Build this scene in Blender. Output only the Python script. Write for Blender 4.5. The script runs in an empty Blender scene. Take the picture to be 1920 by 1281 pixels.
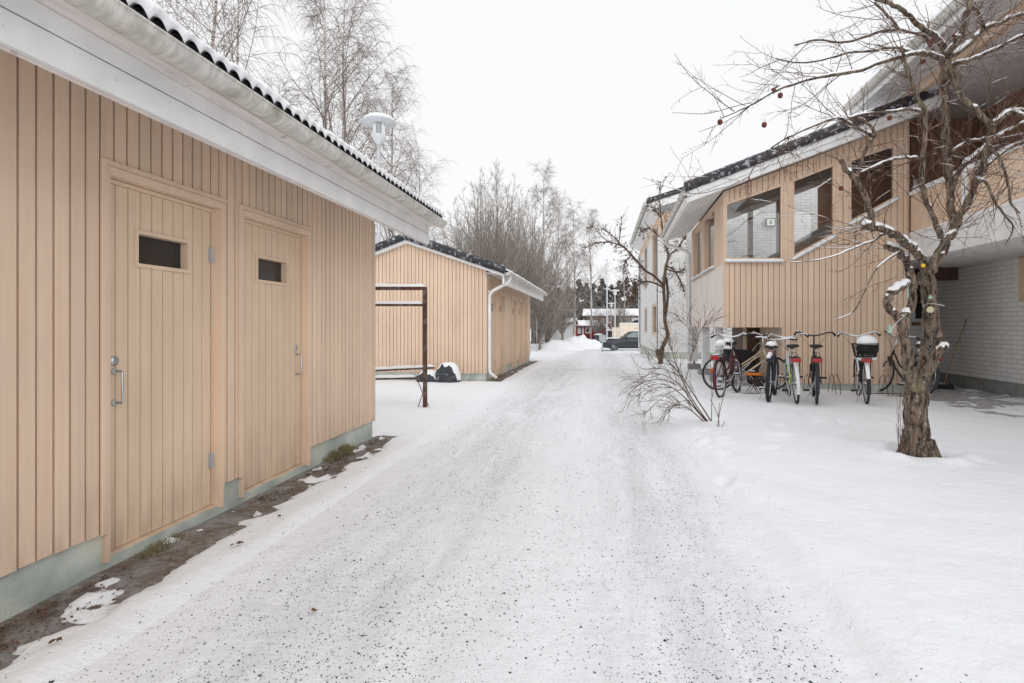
import bpy, math, random
from mathutils import Vector, noise
R = math.radians
random.seed(7)
# ---------------------------------------------------------------- camera maths
F = 1040.0; CX = 960.0; HY = 611.0
TH = math.atan(167.0/F); CT, ST = math.cos(TH), math.sin(TH)
A = 2.05*CT*927/742            # distance from the camera to the storage shed walls
CH = .4978*A/CT                # camera height
def ray(u, v):
    a = (u-CX)/F; b = (HY-v)/F
    return Vector((a*CT-ST, CT+a*ST, b))
CAM = Vector((0, 0, CH))
def onX(X, u, v): d = ray(u, v); return CAM+d*(X/d.x)
def onY(Y, u, v): d = ray(u, v); return CAM+d*(Y/d.y)
def onG(u, v, z=0): d = ray(u, v); return CAM+d*((z-CH)/d.z)
def onD(u, v, D): return CAM+ray(u, v)*D
def sm(t): t = max(0, min(1, t)); return t*t*(3-2*t)
def ground_z(Y): return -.62*sm((Y-17)/28)
def atD(u, D):
    p = onD(u, HY, D); p.z = ground_z(p.y); return p
# ---------------------------------------------------------------- scene helpers
scene = bpy.context.scene
COL = scene.collection
def tag(o, label=None, cat=None, group=None, kind=None):
    if label: o['label'] = label
    if cat: o['category'] = cat
    if group: o['group'] = group
    if kind: o['kind'] = kind
    return o
def thing(name, label, cat, loc=(0, 0, 0), group=None):
    o = bpy.data.objects.new(name, None); COL.objects.link(o)
    o.location = loc; o.empty_display_size = .2
    return tag(o, label, cat, group)
def root_off(o):
    v = Vector((0, 0, 0))
    while o: v += Vector(o.location); o = o.parent
    return v
def copy_tree(o, parent=None):
    c = o.copy(); COL.objects.link(c)
    if parent: c.parent = parent
    for ch in list(o.children): copy_tree(ch, c)
    return c
class MB:
    def __init__(s): s.v = []; s.f = []; s.m = []; s.cm = 0
    def add(s, vs, fs):
        n = len(s.v); s.v += [tuple(p) for p in vs]
        for f in fs: s.f.append(tuple(i+n for i in f)); s.m.append(s.cm)
        return s
    def box(s, x0, x1, y0, y1, z0, z1):
        return s.hexa([(x0,y0,z0),(x1,y0,z0),(x1,y1,z0),(x0,y1,z0)], [(x0,y0,z1),(x1,y0,z1),(x1,y1,z1),(x0,y1,z1)])
    def hexa(s, b, t):
        return s.add(list(b)+list(t), [(3,2,1,0),(4,5,6,7),(0,1,5,4),(1,2,6,5),(2,3,7,6),(3,0,4,7)])
    def beam(s, p, q, w, h, up=(0,0,1)):
        p = Vector(p); q = Vector(q); d = (q-p).normalized(); up = Vector(up)
        a = d.cross(up)
        if a.length < 1e-4: a = d.cross(Vector((0,1,0)))
        a.normalize(); b = a.cross(d).normalized(); a *= w/2; b *= h/2
        return s.hexa([p-a-b,p+a-b,q+a-b,q-a-b],[p-a+b,p+a+b,q+a+b,q-a+b])
    def prism(s, poly, ext):
        n = len(poly); e = Vector(ext); P = [Vector(p) for p in poly]
        return s.add(P+[p+e for p in P], [tuple(range(n))[::-1], tuple(range(n, 2*n))]+[(i,(i+1)%n,(i+1)%n+n,i+n) for i in range(n)])
    def tube(s, pts, rad, n=8, cap=True, jit=0):
        P = [Vector(p) for p in pts]; k = len(P)
        if not hasattr(rad, '__len__'): rad = [rad]*k
        t = (P[1]-P[0]).normalized()
        a = t.orthogonal().normalized()
        vs = []; off = random.random()
        for i in range(k):
            d = (P[min(i+1,k-1)]-P[max(i-1,0)])
            if d.length < 1e-9: d = t
            d.normalize(); a = (a-d*a.dot(d))
            if a.length < 1e-6: a = d.orthogonal()
            a.normalize(); b = d.cross(a)
            for j in range(n):
                w = 6.28318*(j+off)/n; r = rad[i]*(1+(random.uniform(-jit, jit) if jit else 0))
                vs.append(P[i]+a*(math.cos(w)*r)+b*(math.sin(w)*r))
        fs = [(i*n+j, i*n+(j+1)%n, (i+1)*n+(j+1)%n, (i+1)*n+j) for i in range(k-1) for j in range(n)]
        if cap: fs += [tuple(range(n))[::-1], tuple(range((k-1)*n, k*n))]
        return s.add(vs, fs)
    def lathe(s, prof, c=(0,0,0), n=24, axis='z', cap=True):
        vs = []
        for r, h in prof:
            for j in range(n):
                w = 6.28318*j/n; x, y = r*math.cos(w), r*math.sin(w)
                p = (x, y, h) if axis == 'z' else ((x, h, y) if axis == 'y' else (h, x, y))
                vs.append((p[0]+c[0], p[1]+c[1], p[2]+c[2]))
        k = len(prof)
        fs = [(i*n+j, i*n+(j+1)%n, (i+1)*n+(j+1)%n, (i+1)*n+j) for i in range(k-1) for j in range(n)]
        if cap: fs += [tuple(range(n))[::-1], tuple(range((k-1)*n, k*n))]
        return s.add(vs, fs)
    def blob(s, c, rx, ry, rz, n=10, m=6, jit=.1, bottom=-1):
        vs = []
        for i in range(m+1):
            ph = -math.pi/2+math.pi*i/m
            for j in range(n):
                w = 6.28318*j/n; k = 1+random.uniform(-jit, jit)
                z = max(bottom, math.sin(ph))
                vs.append((c[0]+rx*k*math.cos(ph)*math.cos(w), c[1]+ry*k*math.cos(ph)*math.sin(w), c[2]+rz*k*z))
        return s.add(vs, [(i*n+j, i*n+(j+1)%n, (i+1)*n+(j+1)%n, (i+1)*n+j) for i in range(m) for j in range(n)])
    def build(s, name, mat, parent=None, smooth=False, local=False, bevel=0, fix=True):
        me = bpy.data.meshes.new(name)
        off = Vector((0,0,0)) if local else root_off(parent)
        me.from_pydata([(a-off.x, b-off.y, c-off.z) for a, b, c in s.v], [], s.f)
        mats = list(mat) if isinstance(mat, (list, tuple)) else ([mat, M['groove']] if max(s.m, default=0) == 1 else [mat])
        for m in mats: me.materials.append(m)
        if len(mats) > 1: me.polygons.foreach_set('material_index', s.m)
        if fix and len(s.f) < 60000:
            import bmesh
            bm = bmesh.new(); bm.from_mesh(me); bmesh.ops.recalc_face_normals(bm, faces=bm.faces); bm.to_mesh(me); bm.free()
        if smooth: me.polygons.foreach_set('use_smooth', [True]*len(me.polygons))
        if len(s.f) < 20000:
            uv = me.uv_layers.new(name='UVMap'); d = uv.data
            for p in me.polygons:
                n = p.normal; ax, ay, az = abs(n.x), abs(n.y), abs(n.z)
                for li in p.loop_indices:
                    c = me.vertices[me.loops[li].vertex_index].co+off
                    d[li].uv = (c.x, c.y) if az > ax and az > ay else ((c.y, c.z) if ax > ay else (c.x, c.z))
        o = bpy.data.objects.new(name, me); COL.objects.link(o)
        if parent: o.parent = parent
        if bevel:
            b = o.modifiers.new('b', 'BEVEL'); b.width = bevel; b.segments = 2; b.limit_method = 'ANGLE'; b.angle_limit = R(40)
        return o
def struct(name, mb, mat, **k):
    return tag(mb.build(name, mat, **k), kind='structure')
# ---------------------------------------------------------------- materials
def newmat(name):
    m = bpy.data.materials.new(name); m.use_nodes = True
    nt = m.node_tree; return m, nt, nt.nodes['Principled BSDF']
def nd(nt, t, **k):
    n = nt.nodes.new(t)
    for a, b in k.items(): setattr(n, a, b)
    return n
def noise_n(nt, scale, detail=4, vec=None, rough=.55, stretch=None):
    n = nd(nt, 'ShaderNodeTexNoise'); n.inputs['Scale'].default_value = scale
    n.inputs['Detail'].default_value = detail; n.inputs['Roughness'].default_value = rough
    if vec is None: vec = nd(nt, 'ShaderNodeTexCoord').outputs['Object']
    if stretch:
        mp = nd(nt, 'ShaderNodeMapping'); mp.inputs['Scale'].default_value = stretch
        nt.links.new(vec, mp.inputs[0]); vec = mp.outputs[0]
    nt.links.new(vec, n.inputs['Vector']); return n.outputs['Fac']
def ramp(nt, fac, a, b, ca=(0,0,0,1), cb=(1,1,1,1)):
    r = nd(nt, 'ShaderNodeValToRGB'); e = r.color_ramp.elements
    e[0].position = a; e[1].position = b; e[0].color = ca; e[1].color = cb
    nt.links.new(fac, r.inputs[0]); return r.outputs['Color']
def mix(nt, fac, c1, c2, mode='MIX'):
    m = nd(nt, 'ShaderNodeMix', data_type='RGBA', blend_type=mode)
    for s, v in ((0, fac), (6, c1), (7, c2)):
        if hasattr(v, 'links') or hasattr(v, 'is_linked'): nt.links.new(v, m.inputs[s])
        else: m.inputs[s].default_value = v if s == 0 or len(v) == 4 else (*v, 1)
    return m.outputs[2]
def math_n(nt, op, a, b=None):
    m = nd(nt, 'ShaderNodeMath', operation=op)
    for i, v in enumerate((a, b)):
        if v is None: continue
        if hasattr(v, 'is_linked'): nt.links.new(v, m.inputs[i])
        else: m.inputs[i].default_value = v
    return m.outputs[0]
def bump(nt, bsdf, h, strength=.3, dist=.01, chain=None):
    b = nd(nt, 'ShaderNodeBump'); b.inputs['Strength'].default_value = strength; b.inputs['Distance'].default_value = dist
    nt.links.new(h, b.inputs['Height'])
    if chain: nt.links.new(chain, b.inputs['Normal'])
    nt.links.new(b.outputs[0], bsdf.inputs['Normal']); return b.outputs[0]
def pm(name, col, rough=.6, var=.12, scale=6, metal=0, spots=None, spot_scale=8, spot=(.6,.64), bstr=.2, bscale=60, bdist=.004, island=0, stretch=None, spec=.3, col2=None):
    m, nt, b = newmat(name)
    n1 = noise_n(nt, scale, 5, stretch=stretch)
    lo = tuple(c*(1-var) for c in col); hi = tuple(min(1, c*(1+var)) for c in col)
    if col2: hi = col2
    c = mix(nt, ramp(nt, n1, .35, .65), (*lo, 1), (*hi, 1))
    if island:
        g = nd(nt, 'ShaderNodeNewGeometry')
        c = mix(nt, 1.0, c, ramp(nt, g.outputs['Random Per Island'], 0, 1, (1-island,)*3+(1,), (1,1,1,1)), 'MULTIPLY')
    if spots:
        c = mix(nt, ramp(nt, noise_n(nt, spot_scale, 6), spot[0], spot[1]), c, (*spots, 1))
    nt.links.new(c, b.inputs['Base Color'])
    b.inputs['Roughness'].default_value = rough; b.inputs['Metallic'].default_value = metal
    b.inputs['Specular IOR Level'].default_value = spec
    if bstr: bump(nt, b, noise_n(nt, bscale, 5, stretch=stretch), bstr, bdist)
    return m
def wood_paint(name, col, island=.10):
    m, nt, b = newmat(name)
    tc = nd(nt, 'ShaderNodeTexCoord').outputs['Object']
    grain = noise_n(nt, 30, 5, tc, stretch=(1, 1, .04))
    big = noise_n(nt, 1.3, 4, tc)
    c = mix(nt, ramp(nt, big, .3, .7), (*[x*.94 for x in col], 1), (*[min(1, x*1.05) for x in col], 1))
    c = mix(nt, ramp(nt, grain, .3, .75), c, mix(nt, 1.0, c, (.93, .90, .87, 1), 'MULTIPLY'))
    g = nd(nt, 'ShaderNodeNewGeometry')
    c = mix(nt, 1.0, c, ramp(nt, g.outputs['Random Per Island'], 0, 1, (1-island,)*3+(1,), (1,1,1,1)), 'MULTIPLY')
    # chips, knots and weather marks
    k = noise_n(nt, 9, 7, tc, .7)
    c = mix(nt, ramp(nt, k, .705, .735), c, (.42, .25, .15, 1))
    k2 = noise_n(nt, 2.1, 3, tc, stretch=(1, 1, .5))
    c = mix(nt, math_n(nt, 'MULTIPLY', ramp(nt, k2, .58, .75), .16), c, (.42, .30, .22, 1))
    sx = nd(nt, 'ShaderNodeSeparateXYZ'); nt.links.new(nd(nt, 'ShaderNodeNewGeometry').outputs['Position'], sx.inputs[0])
    low = nd(nt, 'ShaderNodeMapRange'); low.inputs[1].default_value = .55; low.inputs[2].default_value = .12
    nt.links.new(sx.outputs['Z'], low.inputs[0])
    dirt = math_n(nt, 'MULTIPLY', low.outputs[0], ramp(nt, noise_n(nt, 14, 5, tc, stretch=(1, 1, .25)), .42, .75))
    c = mix(nt, math_n(nt, 'MULTIPLY', dirt, .45), c, (.30, .22, .15, 1))
    nt.links.new(c, b.inputs['Base Color'])
    b.inputs['Roughness'].default_value = .55; b.inputs['Specular IOR Level'].default_value = .28
    bump(nt, b, grain, .25, .003, bump(nt, b, noise_n(nt, 140, 3, tc), .12, .002))
    return m
def brick_mat():
    m, nt, b = newmat('white_brick')
    uv = nd(nt, 'ShaderNodeTexCoord').outputs['UV']
    t = nd(nt, 'ShaderNodeTexBrick'); nt.links.new(uv, t.inputs['Vector'])
    t.inputs['Scale'].default_value = 1; t.inputs['Mortar Size'].default_value = .006; t.inputs['Mortar Smooth'].default_value = .3
    t.inputs['Brick Width'].default_value = .27; t.inputs['Row Height'].default_value = .085; t.inputs['Bias'].default_value = -.2
    t.inputs['Color1'].default_value = (.86, .855, .84, 1); t.inputs['Color2'].default_value = (.79, .785, .77, 1); t.inputs['Mortar'].default_value = (.54, .535, .52, 1)
    c = mix(nt, ramp(nt, noise_n(nt, 3, 5), .3, .75), t.outputs['Color'], mix(nt, 1.0, t.outputs['Color'], (.88, .87, .86, 1), 'MULTIPLY'))
    nt.links.new(c, b.inputs['Base Color']); b.inputs['Roughness'].default_value = .8
    h = math_n(nt, 'SUBTRACT', math_n(nt, 'MULTIPLY', noise_n(nt, 45, 4), .3), t.outputs['Fac'])
    bump(nt, b, h, .6, .006)
    return m
def snow_mat():
    # the same lying snow everywhere; thinner, trodden and gritty where the drive runs
    m, nt, b = newmat('snow_ground')
    pos = nd(nt, 'ShaderNodeNewGeometry').outputs['Position']
    s = nd(nt, 'ShaderNodeSeparateXYZ'); nt.links.new(pos, s.inputs[0])
    wob = noise_n(nt, .9, 4, pos)
    x = math_n(nt, 'ADD', s.outputs['X'], math_n(nt, 'MULTIPLY', math_n(nt, 'SUBTRACT', wob, .5), .35))
    # wheel bands at x=-1.25 and x=.35
    def band(c0, w):
        d = math_n(nt, 'ABSOLUTE', math_n(nt, 'SUBTRACT', x, c0))
        r = nd(nt, 'ShaderNodeMapRange'); r.inputs[1].default_value = w; r.inputs[2].default_value = w*.25
        nt.links.new(d, r.inputs[0]); return r.outputs[0]
    bands = math_n(nt, 'MAXIMUM', band(-1.15, .75), band(.40, .55))
    road = band(-.42, 1.5)
    dirty = math_n(nt, 'ADD', math_n(nt, 'MULTIPLY', bands, .7), math_n(nt, 'MULTIPLY', road, .3))
    streak = noise_n(nt, 2.4, 6, pos, .64, stretch=(2.2, .30, 1))
    grey = math_n(nt, 'MULTIPLY', dirty, ramp(nt, streak, .32, .68))
    c = mix(nt, ramp(nt, noise_n(nt, .6, 3, pos), .3, .7), (.870, .885, .915, 1), (.885, .897, .922, 1))
    c = mix(nt, math_n(nt, 'MULTIPLY', grey, .70), c, (.58, .585, .60, 1))
    fine = noise_n(nt, 260, 2, pos, .6)
    c = mix(nt, math_n(nt, 'MULTIPLY', math_n(nt, 'MULTIPLY', ramp(nt, fine, .60, .68), dirty), .38), c, (.20, .195, .19, 1))
    v = nd(nt, 'ShaderNodeTexVoronoi', feature='F1'); v.inputs['Scale'].default_value = 48; v.inputs['Randomness'].default_value = 1
    nt.links.new(pos, v.inputs['Vector'])
    sp = math_n(nt, 'MULTIPLY', ramp(nt, v.outputs['Distance'], .13, .20, (1,1,1,1), (0,0,0,1)), ramp(nt, noise_n(nt, 9, 3, pos), .42, .56))
    c = mix(nt, math_n(nt, 'MULTIPLY', math_n(nt, 'MULTIPLY', sp, dirty), .95), c, (.16, .155, .15, 1))
    v2 = nd(nt, 'ShaderNodeTexVoronoi', feature='F1'); v2.inputs['Scale'].default_value = 110; nt.links.new(pos, v2.inputs['Vector'])
    sp2 = math_n(nt, 'MULTIPLY', ramp(nt, v2.outputs['Distance'], .16, .26, (1,1,1,1), (0,0,0,1)), ramp(nt, noise_n(nt, 5, 4, pos), .44, .62))
    c = mix(nt, math_n(nt, 'MULTIPLY', math_n(nt, 'MULTIPLY', sp2, dirty), .7), c, (.30, .29, .28, 1))
    nt.links.new(c, b.inputs['Base Color']); b.inputs['Roughness'].default_value = .75; b.inputs['Specular IOR Level'].default_value = .15
    b1 = bump(nt, b, noise_n(nt, 7, 6, pos, .62), .8, .030)
    b2 = bump(nt, b, noise_n(nt, 70, 4, pos, .7), .6, .007, b1)
    return m
def dirt_mat():
    m, nt, b = newmat('bare_ground')
    pos = nd(nt, 'ShaderNodeNewGeometry').outputs['Position']
    s = nd(nt, 'ShaderNodeSeparateXYZ'); nt.links.new(pos, s.inputs[0])
    n = noise_n(nt, 26, 8, pos, .7)
    brown = mix(nt, ramp(nt, n, .35, .65), (.095, .068, .050, 1), (.27, .225, .19, 1))
    brown = mix(nt, ramp(nt, noise_n(nt, 5, 4, pos), .42, .60), brown, mix(nt, ramp(nt, n, .3, .7), (.20, .19, .185, 1), (.36, .34, .33, 1)))
    brown = mix(nt, ramp(nt, noise_n(nt, 70, 3, pos), .64, .72), brown, (.20, .11, .07, 1))
    grey = mix(nt, ramp(nt, noise_n(nt, 8, 8, pos, .7), .35, .65), (.30, .29, .285, 1), (.58, .57, .57, 1))
    side = ramp(nt, math_n(nt, 'ADD', math_n(nt, 'MULTIPLY', s.outputs['X'], .1), .5), .45, .52)
    c = mix(nt, side, brown, grey)
    nt.links.new(c, b.inputs['Base Color']); b.inputs['Roughness'].default_value = .9
    bump(nt, b, n, .8, .02)
    return m
def glass_mat(name='window_glass', tint=(.9, .93, .93), rough=0.0):
    m, nt, b = newmat(name)
    nt.nodes.remove(b); out = nt.nodes['Material Output']
    g = nd(nt, 'ShaderNodeBsdfGlossy'); g.inputs['Roughness'].default_value = .02
    t = nd(nt, 'ShaderNodeBsdfTransparent'); t.inputs[0].default_value = (*tint, 1)
    f = nd(nt, 'ShaderNodeFresnel'); f.inputs['IOR'].default_value = 1.9
    mx = nd(nt, 'ShaderNodeMixShader')
    nt.links.new(f.outputs[0], mx.inputs[0]); nt.links.new(t.outputs[0], mx.inputs[1]); nt.links.new(g.outputs[0], mx.inputs[2])
    nt.links.new(mx.outputs[0], out.inputs[0]); return m
def bark_birch():
    m, nt, b = newmat('birch_bark')
    n = noise_n(nt, 3.5, 4, stretch=(1, 1, .8)); n2 = noise_n(nt, 9, 3, stretch=(.6, .6, 3))
    c = mix(nt, ramp(nt, n2, .52, .60), (.62, .57, .53, 1), (.10, .08, .07, 1))
    c = mix(nt, ramp(nt, n, .55, .72), c, (.30, .22, .18, 1))
    nt.links.new(c, b.inputs['Base Color']); b.inputs['Roughness'].default_value = .8; return m
def bark_apple():
    m, nt, b = newmat('apple_bark')
    tc = nd(nt, 'ShaderNodeTexCoord').outputs['Object']
    n = noise_n(nt, 34, 7, tc, .72, stretch=(1, 1, .20)); n2 = noise_n(nt, 7, 5, tc, .65)
    c = mix(nt, ramp(nt, n, .42, .60), (.030, .018, .013, 1), (.30, .22, .16, 1))
    c = mix(nt, ramp(nt, n2, .54, .72), c, (.22, .20, .11, 1))
    c = mix(nt, ramp(nt, noise_n(nt, 38, 3, tc), .66, .69), c, (.52, .56, .48, 1))
    nt.links.new(c, b.inputs['Base Color']); b.inputs['Roughness'].default_value = .85
    bump(nt, b, n, 1.0, .03); return m
M = {}
M['beige'] = wood_paint('beige_boards', (.785, .600, .455))
M['beige_door'] = wood_paint('door_paint', (.755, .590, .435), .05)
M['groove'] = pm('brown_groove_backing', (.36, .185, .10), .8, .2, 20)  # backing sheet between the boards, browner and darker than their faces
M['brown'] = wood_paint('brown_boards', (.33, .20, .135), .10)
M['white'] = pm('white_paint', (.80, .80, .79), .5, .07, 4, spots=(.45, .42, .37), spot_scale=14, spot=(.66, .78))
M['pinkwhite'] = pm('aged_white_paint', (.76, .69, .65), .6, .1, 5, spots=(.32, .28, .24), spot_scale=9, spot=(.62, .75), stretch=(4, .6, 4))
M['gutter'] = pm('gutter_paint', (.62, .595, .55), .5, .16, 9, spots=(.34, .33, .26), spot_scale=5, spot=(.52, .70), stretch=(1, 3.5, 1.6), bstr=.1)
M['soffit'] = pm('soffit_paint', (.72, .70, .70), .6, .08, 4)
M['snow'] = pm('fresh_snow', (.90, .905, .92), .8, .02, 3, bstr=.5, bscale=25, bdist=.02, spec=.12)
M['snow_ground'] = snow_mat(); M['dirt'] = dirt_mat(); M['brick'] = brick_mat()
M['tile'] = pm('black_roof_tile', (.022, .022, .024), .5, .3, 12, spots=(.16, .16, .16), spot_scale=30, spot=(.62, .75), bstr=.4)
M['cap'] = pm('frosted_dark_verge', (.030, .031, .036), .45, .3, 7, spots=(.50, .51, .55), spot_scale=11, spot=(.54, .72), bstr=.6, bscale=40)
M['plinth'] = pm('green_grey_concrete', (.46, .50, .46), .9, .25, 3, spots=(.64, .64, .52), spot_scale=2.4, spot=(.50, .72), bstr=.8, bscale=90, bdist=.006)
M['concrete'] = pm('slab_concrete', (.74, .73, .72), .85, .08, 4, bstr=.4)
M['grey_concrete'] = pm('grey_concrete', (.30, .30, .29), .9, .15, 6, bstr=.5)
M['steel'] = pm('brushed_steel', (.55, .56, .57), .3, .08, 12, metal=1, bstr=.05)
M['chrome'] = pm('chrome', (.62, .63, .65), .2, .05, 8, metal=1, bstr=0)
M['galv'] = pm('galvanised_steel', (.50, .51, .53), .5, .1, 10, metal=.6)
M['rust'] = pm('rusty_steel', (.10, .050, .036), .8, .3, 22, spots=(.15, .13, .12), spot_scale=9, spot=(.5, .6), bstr=.5)
M['darkglass'] = pm('dark_glass', (.02, .02, .022), .06, .1, 3, spec=.7, bstr=0)
M['glass'] = glass_mat()
M['birch'] = bark_birch(); M['apple'] = bark_apple()
M['twig'] = pm('birch_twigs', (.20, .155, .135), .8, .2, 3, bstr=0)
M['twig2'] = pm('grey_twigs', (.25, .215, .185), .85, .2, 3, bstr=0)
M['appletwig'] = pm('apple_twigs', (.13, .075, .055), .75, .25, 20, bstr=0)
M['shrub'] = pm('shrub_stems', (.13, .075, .055), .7, .25, 15, bstr=0)
M['conifer'] = pm('haze_grey_needles', (.15, .15, .14), .9, .4, 1.2, spots=(.45, .44, .43), spot_scale=2.2, spot=(.60, .75), bstr=0)  # needle grey lightened to stand in for distance haze
M['dry'] = pm('dry_leaves', (.12, .075, .050), .9, .3, 20, bstr=0)
M['leaf'] = pm('fallen_leaves', (.13, .070, .042), .9, .4, 30, bstr=0)
M['grass'] = pm('winter_grass', (.27, .235, .13), .9, .35, 9, bstr=0)
M['stone'] = pm('grit', (.085, .085, .088), .8, .4, 40, island=.4, bstr=0)
M['applefruit'] = pm('frozen_apple', (.13, .030, .022), .5, .3, 30, bstr=.2)
M['black'] = pm('black_paint', (.02, .02, .022), .35, .2, 10, bstr=0)
M['rubber'] = pm('tyre_rubber', (.025, .025, .026), .8, .3, 40, spots=(.7, .7, .72), spot_scale=26, spot=(.70, .76), bstr=.3)
M['red_l'] = pm('red_reflector', (.36, .010, .015), .25, .1, 30, bstr=0, spec=.6)
M['orange'] = pm('orange_plastic', (.80, .20, .02), .35, .1, 30, bstr=0)
M['plastic'] = pm('black_plastic', (.035, .035, .038), .6, .2, 30, bstr=.1)
M['whitebike'] = pm('white_bike_paint', (.72, .73, .74), .3, .04, 8, bstr=0)
M['cream'] = pm('cream_bike_paint', (.60, .50, .36), .35, .1, 8, bstr=0)
M['maroon'] = pm('maroon_bike_paint', (.075, .018, .026), .35, .1, 8, bstr=0)
M['bluebike'] = pm('dark_blue_paint', (.022, .026, .060), .35, .1, 8, bstr=0)
M['lime'] = pm('lime_plastic', (.50, .75, .08), .4, .1, 8, bstr=0)
M['greencloth'] = pm('pale_green_plastic', (.28, .42, .33), .5, .1, 20, bstr=.1)
M['silver'] = pm('silver_rail', (.62, .64, .66), .4, .05, 8, bstr=0)
M['fabric'] = pm('black_fabric', (.018, .018, .020), .85, .2, 40, bstr=.4)
M['bag'] = pm('dark_plastic_bag', (.045, .05, .06), .4, .3, 8, spots=(.5, .5, .52), spot_scale=16, spot=(.60, .72), bstr=1, bscale=14, bdist=.04)
M['pale'] = wood_paint('pale_boards', (.86, .79, .735), .03)
M['warmceil'] = wood_paint('ceiling_boards', (.44, .33, .265), .1)
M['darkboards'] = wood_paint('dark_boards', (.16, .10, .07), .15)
M['carglass'] = pm('reflection_grey_glass', (.16, .20, .20), .08, .1, 3, spec=.7, bstr=0)  # lighter base colour stands in for reflections on the side windows
M['carpaint'] = pm('dark_grey_car_paint', (.035, .040, .050), .25, .1, 5, bstr=0, spec=.6)
M['redwall'] = pm('red_boards', (.22, .035, .030), .8, .15, 5)
M['brownwall'] = pm('dark_brown_wall', (.10, .055, .045), .8, .15, 5)
M['creamwall'] = pm('cream_panel', (.80, .70, .58), .7, .08, 5)
M['wood'] = pm('broom_wood', (.36, .25, .15), .6, .15, 12, stretch=(1, 1, .1))
M['yellow'] = pm('yellow_tag', (.75, .55, .02), .5, .1, 10, bstr=0)
M['cutwood'] = pm('pale_cut_wood', (.55, .52, .33), .7, .15, 30)
M['string'] = pm('plastic_string', (.55, .58, .55), .5, .1, 10, bstr=0)
def emis(name, col, s):
    m, nt, b = newmat(name); b.inputs['Base Color'].default_value = (*col, 1)
    b.inputs['Emission Color'].default_value = (*col, 1); b.inputs['Emission Strength'].default_value = s; return m
M['beacon'] = emis('lit_orange_lamp', (1, .32, .06), 2.0)
M['signlit'] = emis('number_lamp', (.80, .84, .74), .25)
# ---------------------------------------------------------------- cladding with real grooves
def clad(mb, P0, U, N, L, zb, zt, pitch=.083, holes=(), breaks=(), th=.02, gap=.0115, jit=.0012, low=.004):
    n = max(1, round(L/pitch)); p = L/n
    P0 = Vector((*P0, 0)); U = Vector((*U, 0)); N = Vector((*N, 0))
    cuts = sorted(set([h[0] for h in holes]+[h[1] for h in holes]+list(breaks)))
    def col(sa, sb, off, th, dz):
        mid = (sa+sb)/2
        iv = [(zb(sa+1e-5)-dz, zb(sb-1e-5)-dz, zt(sa+1e-5), zt(sb-1e-5))]
        for (h0, h1, b0, b1, t0, t1) in holes:
            if h0-1e-6 <= mid <= h1+1e-6:
                ka = (sa-h0)/(h1-h0); kb = (sb-h0)/(h1-h0)
                ba, bb = b0+(b1-b0)*ka, b0+(b1-b0)*kb; ta, tb = t0+(t1-t0)*ka, t0+(t1-t0)*kb
                nv = []
                for (ia, ib, ja, jb) in iv:
                    if ba > ia+.002 or bb > ib+.002: nv.append((ia, ib, min(ba, ja), min(bb, jb)))
                    if ta < ja-.002 or tb < jb-.002: nv.append((max(ta, ia), max(tb, ib), ja, jb))
                iv = nv
        for (ia, ib, ja, jb) in iv:
            if ja-ia < .003 and jb-ib < .003: continue
            a = P0+U*sa+N*off; b = P0+U*sb+N*off; ai = a-N*th; bi = b-N*th
            z = lambda v, h: Vector((v.x, v.y, h))
            mb.hexa([z(a,ia), z(b,ib), z(bi,ib), z(ai,ia)], [z(a,ja), z(b,jb), z(bi,jb), z(ai,ja)])
    for i in range(n):
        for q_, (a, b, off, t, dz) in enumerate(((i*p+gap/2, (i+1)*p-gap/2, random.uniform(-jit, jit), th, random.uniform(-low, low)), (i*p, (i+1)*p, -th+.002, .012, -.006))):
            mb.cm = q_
            xs = [a]+[c for c in cuts if a+.002 < c < b-.002]+[b]
            for q in range(len(xs)-1):
                if xs[q+1]-xs[q] > .003: col(xs[q], xs[q+1], off, t, dz)
    mb.cm = 0
    return mb
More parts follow.
